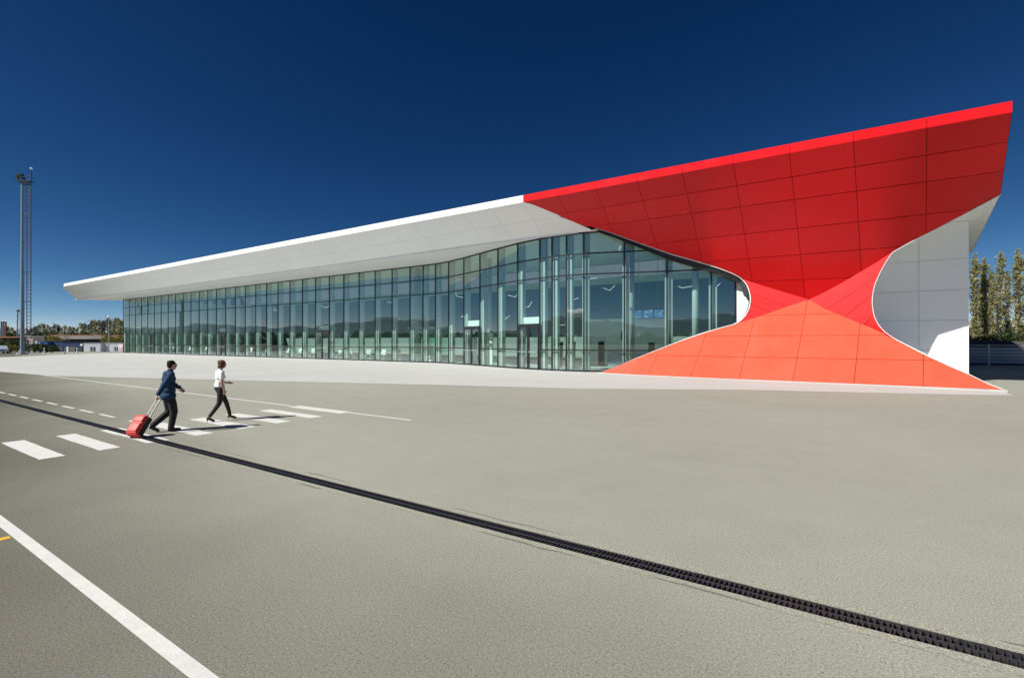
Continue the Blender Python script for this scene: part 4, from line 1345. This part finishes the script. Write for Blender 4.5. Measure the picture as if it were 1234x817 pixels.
for i in range(NA + 1):
    az = 176 + 124 * i / NA
    hz = lin(prof, az); row = []
    for j in range(15):
        f = j / 14
        r = 5200 + 3200 * f
        x, y = r * math.cos(R(az)), r * math.sin(R(az))
        ridge = math.sin(math.pi * min(1, f * 1.15) * .5) if f < .87 else max(0, 1 - (f - .87) * 7)
        nn = mnoise.fractal(Vector((x * .0011, y * .0011, 0)), 1.0, 2.1, 6)
        row.append((x, y, -2 + max(0, hz * ridge * (r / 7000) * (.86 + .42 * nn)) if 0 < i < NA else -2))
    P.append(row)
tag(g.grid(P).build('mountains', M['mountain'], None, True), kind='structure')

# ------------------------------------------------------------------ people and suitcase
def fuse(mb, name, material, voxel, smooth=4, parent=None):
    me = bpy.data.meshes.new('tmp'); me.from_pydata([tuple(v) for v in mb.v], [], mb.f); me.update()
    t = link(bpy.data.objects.new('tmp', me))
    r = t.modifiers.new('r', 'REMESH'); r.mode = 'VOXEL'; r.voxel_size = voxel
    s = t.modifiers.new('s', 'SMOOTH'); s.factor = .5; s.iterations = smooth
    dg = bpy.context.evaluated_depsgraph_get()
    me2 = bpy.data.meshes.new_from_object(t.evaluated_get(dg)); me2.name = name
    bpy.data.objects.remove(t); bpy.data.meshes.remove(me)
    me2.materials.clear(); me2.materials.append(material)
    me2.polygons.foreach_set('use_smooth', [True] * len(me2.polygons))
    o = link(bpy.data.objects.new(name, me2)); o.parent = parent
    return o
def cap(mb, p, q_, r0, r1):
    mb.tube(p, q_, r0, r1, 12); mb.ball(p, r0, 12, 8); mb.ball(q_, r1, 12, 8)
def chain(mb, pts, rs):
    for i in range(len(pts) - 1): cap(mb, pts[i], pts[i + 1], rs[i], rs[i + 1])
def hand(mb, wrist, d, palm_n, thumb, curl, k=1.0):
    """palm, four fingers and a thumb growing from the wrist along d"""
    wrist = Vector(wrist); d = Vector(d).normalized(); n = Vector(palm_n); n = (n - d * n.dot(d)).normalized(); s = d.cross(n) * thumb
    pc = wrist + d * .05 * k
    for t in (-.025, 0, .025): cap(mb, wrist + s * t * .7 * k, wrist + d * .085 * k + s * t * k, .016 * k, .013 * k)
    for i, (off, ln) in enumerate(((.031, .070), (.011, .078), (-.010, .073), (-.030, .058))):
        p = wrist + d * .09 * k + s * off * k; dirv = d.copy(); seg = ln * k / 3
        for j in range(3):
            ang = curl * (.5 + .5 * j); c_, s_ = math.cos(ang), math.sin(ang)
            dv = (d * c_ + n * s_).normalized() if j == 0 else (d * math.cos(curl * (1 + j * .9)) + n * math.sin(curl * (1 + j * .9))).normalized()
            q_ = p + dv * seg * 1.15; cap(mb, p, q_, .0092 * k - j * .0006, .0088 * k - j * .0008); p = q_
    p = wrist + d * .03 * k + s * .03 * k
    q_ = p + (d * .6 + s * .7 + n * .25).normalized() * .04 * k; cap(mb, p, q_, .012 * k, .011 * k)
    cap(mb, q_, q_ + (d * .85 + s * .1 + n * .5).normalized() * .032 * k, .0105 * k, .009 * k)
def head(mb, c, k=1.0, jaw=1.0):
    c = Vector(c)
    mb.ball(c + Vector((0, -.012, .03)) * k, (.074 * k, .094 * k, .088 * k), 16, 12)
    mb.ball(c + Vector((0, .022, -.035)) * k, (.060 * k * jaw, .066 * k, .080 * k), 14, 10)
    mb.ball(c + Vector((0, .056, -.088)) * k, (.030 * k * jaw, .026 * k, .024 * k), 10, 8)     # chin
    mb.prism([c + Vector((-.015, .078, -.022)) * k, c + Vector((.015, .078, -.022)) * k, c + Vector((.006, .078, .03)) * k, c + Vector((-.006, .078, .03)) * k], Vector((0, .018, -.004)) * k)
    cap(mb, c + Vector((0, .082, .025)) * k, c + Vector((0, .104, -.018)) * k, .010 * k, .014 * k)   # nose
    cap(mb, c + Vector((-.03, .074, .038)) * k, c + Vector((.03, .074, .038)) * k, .012 * k, .012 * k)  # brow
    for s in (-1, 1):
        mb.ball(c + Vector((s * .077, -.008, -.002)) * k, (.010 * k, .020 * k, .032 * k), 8, 8)
        mb.ball(c + Vector((s * .043, .058, -.022)) * k, (.020 * k, .020 * k, .020 * k), 8, 6)
    cap(mb, c + Vector((-.016, .084, -.052)) * k, c + Vector((.016, .084, -.052)) * k, .010 * k, .010 * k)
def face_bits(e, c, k=1.0):
    c = Vector(c)
    for s in (-1, 1):
        MB().ball(c + Vector((s * .030, .079, .018)) * k, .011 * k, 10, 8).build('eye', M['eye'], None).parent = e
    cap_m = MB(); cap(cap_m, c + Vector((-.02, .089, -.053)) * k, c + Vector((.02, .089, -.053)) * k, .006 * k, .006 * k); cap_m.build('lips', M['lip'], None).parent = e
def shoe(mb, heel, toe, k=1.0):
    heel, toe = Vector(heel), Vector(toe)
    chain(mb, [heel, heel.lerp(toe, .5), toe], [.042 * k, .044 * k, .036 * k])

# --- man
mx_, my_ = -13.78, 5.46
man = tag(empty('person', (mx_, my_, .002), R(-3)), 'dark haired man in a blue jacket and black trousers pulling a red suitcase', 'person')
hc = (0, .085, 1.655)
b = MB()
for c, r in (((0, 0, .95), (.14, .10, .12)), ((0, .005, 1.12), (.15, .115, .15)), ((0, .015, 1.30), (.175, .125, .16)), ((0, .01, 1.42), (.16, .10, .09))): b.ball(c, r, 16, 10)
chain(b, [(0, .02, 1.42), (0, .04, 1.52), (0, .065, 1.60)], [.075, .06, .058])
sR, eR, wR = (.19, 0, 1.435), (.245, -.17, 1.185), (.235, -.30, .955)
sL, eL, wL = (-.19, .02, 1.435), (-.225, .10, 1.16), (-.13, .31, 1.06)
chain(b, [sR, eR, wR], [.062, .045, .030]); chain(b, [sL, eL, wL], [.062, .045, .030])
lR = [(.095, 0, .93), (.10, .085, .50), (.105, .03, .10)]; lL = [(-.095, 0, .93), (-.10, .06, .49), (-.10, -.29, .20)]
chain(b, lR, [.075, .055, .04]); chain(b, lL, [.075, .055, .04])
shoe(b, (.105, .0, .05), (.115, .20, .035), .8); shoe(b, (-.10, -.32, .13), (-.10, -.19, .035), .8)
hand(b, wR, (0, -.45, -.9), (0, .9, -.45), -1, 1.25); hand(b, wL, (.1, .45, -.75), (.8, 0, 0), 1, .55)
head(b, hc)
fuse(b, 'body', M['skin'], .006, 3, man)
face_bits(man, hc)
h = MB(); c = Vector(hc)
h.ball(c + Vector((0, -.022, .042)), (.081, .097, .088), 16, 12); h.ball(c + Vector((0, -.062, -.01)), (.070, .052, .07), 12, 8)
for i in range(40):
    a_, z_ = random.uniform(.1, 3.04), random.uniform(.03, .11)
    h.ball(c + Vector((.07 * math.cos(a_), -.03 - .06 * math.sin(a_), z_)), random.uniform(.012, .02), 6, 4)
fuse(h, 'hair', M['hair_dark'], .006, 2, man)
h = MB(); h.ball(c + Vector((0, .028, -.055)), (.063, .066, .066), 14, 10); h.ball(c + Vector((0, .058, -.092)), (.033, .027, .026), 10, 8)
j = MB()
for cc, r in (((0, -.01, .89), (.222, .172, .14)), ((0, -.005, 1.02), (.195, .16, .14)), ((0, .005, 1.16), (.192, .158, .16)), ((0, .01, 1.31), (.198, .145, .16)), ((0, .0, 1.425), (.18, .115, .085))): j.ball(cc, r, 18, 10)
chain(j, [sR, (.235, -.14, 1.23), eR, (.24, -.24, 1.06), (.236, -.29, .975)], [.078, .066, .062, .055, .050]); chain(j, [sL, eL, (-.135, .285, 1.075)], [.078, .062, .05])
chain(j, [(0, .03, 1.47), (0, .045, 1.525)], [.078, .070])
for i in range(14):
    j.ball((random.uniform(-.17, .17), random.uniform(-.14, .14), random.uniform(.88, 1.3)), (random.uniform(.02, .04), random.uniform(.02, .04), random.uniform(.04, .10)), 8, 6)
jk = fuse(j, 'jacket', M['jacket'], .009, 3, man)
t = MB()
t.ball((0, 0, .92), (.165, .125, .13), 16, 10)
chain(t, [(.09, 0, .9), (.10, .05, .7), lR[1], (.104, .055, .3), (.106, .02, .085)], [.105, .10, .09, .078, .070]); chain(t, [(-.09, 0, .9), (-.1, .03, .7), lL[1], (-.1, -.12, .33), (-.10, -.29, .185)], [.105, .10, .09, .078, .070])
fuse(t, 'trousers', M['black_cloth'], .009, 3, man)
for hh, tt in (((.105, -.01, .05), (.115, .205, .035)), ((-.10, -.34, .135), (-.10, -.19, .035))):
    s_ = MB(); shoe(s_, hh, tt); fuse(s_, 'shoe', M['shoe'], .007, 2, man)

# --- woman
wx_, wy_ = -14.38, 6.98
wom = tag(empty('person', (wx_, wy_, .002), R(-6)), 'woman with auburn bob in a white short sleeved blouse, black trousers and heels', 'person')
hc = (0, .07, 1.60)
b = MB()
for c, r in (((0, 0, .93), (.13, .09, .12)), ((0, 0, 1.08), (.12, .095, .13)), ((0, .01, 1.24), (.145, .105, .14)), ((0, .0, 1.35), (.14, .085, .08))): b.ball(c, r, 16, 10)
chain(b, [(0, .01, 1.36), (0, .03, 1.45), (0, .05, 1.54)], [.06, .048, .046])
sR, eR, wR = (.165, 0, 1.365), (.225, -.035, 1.105), (.235, .03, .875)
sL, eL, wL = (-.165, .01, 1.365), (-.205, .03, 1.12), (-.13, .25, 1.05)
chain(b, [sR, eR, wR], [.048, .036, .024]); chain(b, [sL, eL, wL], [.048, .036, .024])
lR = [(.085, 0, .91), (.085, -.045, .50), (.085, -.30, .145)]; lL = [(-.085, 0, .91), (-.085, .19, .515), (-.085, .30, .12)]
chain(b, lR, [.07, .05, .034]); chain(b, lL, [.07, .05, .034])
shoe(b, (.085, -.32, .10), (.09, -.19, .03), .7); shoe(b, (-.085, .28, .085), (-.09, .44, .03), .7)
hand(b, wR, (0, .1, -1), (-1, 0, 0), 1, .45, .9); hand(b, wL, (.25, 1, -.05), (1, 0, -.3), -1, .5, .9)
head(b, hc, .95, .9)
fuse(b, 'body', M['skin'], .006, 3, wom)
face_bits(wom, hc, .95)
h = MB(); c = Vector(hc)
h.ball(c + Vector((0, -.02, .038)), (.088, .103, .092), 16, 12); h.ball(c + Vector((0, -.058, -.045)), (.086, .062, .085), 14, 10)
for s in (-1, 1): h.ball(c + Vector((s * .07, -.012, -.03)), (.024, .046, .082), 10, 8)
for i in range(60):
    a_, z_ = random.uniform(-.4, 3.54), random.uniform(-.10, .11)
    h.ball(c + Vector((.078 * math.cos(a_), -.03 - .078 * math.sin(a_), z_)), random.uniform(.012, .024), 6, 4)
fuse(h, 'hair', M['hair_auburn'], .006, 2, wom)
j = MB()
for cc, r in (((0, 0, .985), (.160, .128, .085)), ((0, 0, 1.10), (.135, .11, .12)), ((0, .01, 1.245), (.160, .128, .14)), ((0, .05, 1.25), (.12, .10, .08)), ((0, .0, 1.36), (.152, .095, .075))): j.ball(cc, r, 18, 10)
chain(j, [sR, (.19, -.02, 1.20)], [.066, .060]); chain(j, [sL, (-.19, .02, 1.21)], [.066, .060])
chain(j, [(0, .015, 1.39), (0, .025, 1.43)], [.07, .058])
for i in range(12): j.ball((random.uniform(-.12, .12), random.uniform(-.1, .1), random.uniform(1.0, 1.2)), (random.uniform(.02, .035), random.uniform(.02, .035), random.uniform(.04, .08)), 8, 6)
fuse(j, 'blouse', M['white_cloth'], .008, 3, wom)
t = MB()
t.ball((0, -.005, .93), (.160, .128, .12), 16, 10)
chain(t, [(.08, 0, .9), (.085, -.015, .7), lR[1], (.085, -.16, .33), (.085, -.285, .165)], [.10, .084, .066, .056, .047]); chain(t, [(-.08, 0, .9), (-.085, .1, .7), lL[1], (-.085, .25, .33), (-.085, .295, .14)], [.10, .084, .066, .056, .047])
fuse(t, 'trousers', M['black_cloth'], .008, 3, wom)
for hh, tt in (((.085, -.335, .11), (.09, -.185, .028)), ((-.085, .27, .095), (-.09, .445, .028))):
    s_ = MB(); shoe(s_, hh, tt, .85); cap(s_, Vector(hh) + Vector((0, -.01, -.03)), (hh[0], hh[1] - .015, .01), .016, .009); fuse(s_, 'shoe', M['shoe'], .006, 2, wom)

# --- suitcase, tilted on its wheels
cw = (mx_ + .37, my_ - .86)
case = tag(empty('suitcase', (cw[0], cw[1], .0)), 'red suitcase with black sides tilted on its wheels behind the man', 'suitcase')
up = Vector((0, .6, .8)); nb = Vector((0, -.8, .6)); KS = .72; sx_ = Vector((1, 0, 0))
rotm = Matrix.Rotation(R(24), 3, 'Z')
up, nb, sx_ = rotm @ up, rotm @ nb, rotm @ sx_
def cs(a, b_, c_): return (sx_ * a + nb * b_ + up * c_) * KS + Vector((0, 0, .045))
def rbox(name, mat, x0, x1, n0, n1, u0, u1, r):
    """rounded box in case coordinates"""
    import bmesh
    bm = bmesh.new(); bmesh.ops.create_cube(bm, size=1)
    for v in bm.verts: v.co = Vector(((x0 + x1) / 2 + v.co.x * (x1 - x0), (n0 + n1) / 2 + v.co.y * (n1 - n0), (u0 + u1) / 2 + v.co.z * (u1 - u0)))
    bmesh.ops.bevel(bm, geom=bm.edges[:], offset=r, segments=3, affect='EDGES', profile=.5)
    for v in bm.verts: v.co = cs(*v.co)
    me = bpy.data.meshes.new(name); bm.to_mesh(me); bm.free(); me.materials.append(M[mat])
    me.polygons.foreach_set('use_smooth', [True] * len(me.polygons))
    o = link(bpy.data.objects.new(name, me)); o.parent = case; return o
rbox('case_shell', 'case_black', -.20, .20, -.13, .10, .05, .70, .03)
rbox('front_cover', 'case_red', -.207, .207, .06, .17, .045, .715, .045)
rbox('front_pocket', 'case_red', -.18, .18, .15, .20, .10, .42, .03)
rbox('pocket_flap', 'case_red', -.18, .18, .15, .195, .45, .66, .025)
rbox('bottom_guard', 'case_red', -.20, .20, -.10, .12, .02, .075, .02)
for a in (-.17, .17):
    MB().tube(cs(a - .02, -.10, .0), cs(a + .02, -.10, .0), .045, None, 14).build('wheel', M['shoe'], None).parent = case
for a in (-.075, .075):
    MB().tube(cs(a, -.09, .68), cs(a, -.09, 1.45), .017, None, 8).build('handle_rod', M['pale_metal'], None).parent = case
gg = MB(); cap(gg, cs(-.085, -.09, 1.455), cs(.085, -.09, 1.455), .017, .017); gg.build('grip', M['shoe'], None).parent = case
gg = MB(); gg.bar(cs(-.06, .0, .72), cs(.06, .0, .72), .03, .02); gg.build('carry_handle', M['shoe'], None).parent = case

# ------------------------------------------------------------------ labels that count along a row from a landmark
ORD = ['first', 'second', 'third', 'fourth', 'fifth', 'sixth', 'seventh', 'eighth', 'ninth', 'tenth', 'eleventh', 'twelfth', 'thirteenth', 'fourteenth', 'fifteenth', 'sixteenth', 'seventeenth', 'eighteenth', 'nineteenth', 'twentieth']
TENS = ['twenty', 'thirty', 'forty', 'fifty']
def ordinal(n): return ORD[n - 1] if n <= 20 else (TENS[n // 10 - 2] + '-' + ORD[n % 10 - 1] if n % 10 else {30: 'thirtieth', 40: 'fortieth', 50: 'fiftieth'}[n])
def col(o):
    x, y = o.location.x, o.location.y
    return 617 + FPX * (math.cos(YAW) * x + math.sin(YAW) * y) / (-math.sin(YAW) * x + math.cos(YAW) * y)
def number(group, fmt, mark=None, fmt_left=None):
    L_ = sorted([o for o in scene.objects if o.get('group') == group], key=col)
    right = [o for o in L_ if mark is None or col(o) >= mark]; left = [o for o in L_ if o not in right][::-1]
    for i, o in enumerate(right): o['label'] = fmt % ordinal(i + 1)
    for i, o in enumerate(left): o['label'] = fmt_left % ordinal(i + 1)
number('far poplars behind the sheds', '%s far poplar to the right of the tall mast, behind the sheds', 27, '%s far poplar to the left of the tall mast')
number('far thickets', '%s far dark green thicket right of the tall mast, below the poplars', 27, '%s far dark green thicket left of the tall mast')
number('waiting chairs along the glass wall', '%s white framed waiting chair from the far left end of the glass wall')
number('tube lamps inside the terminal', '%s lit white tube lamp from the far left, hanging inside the glass hall')
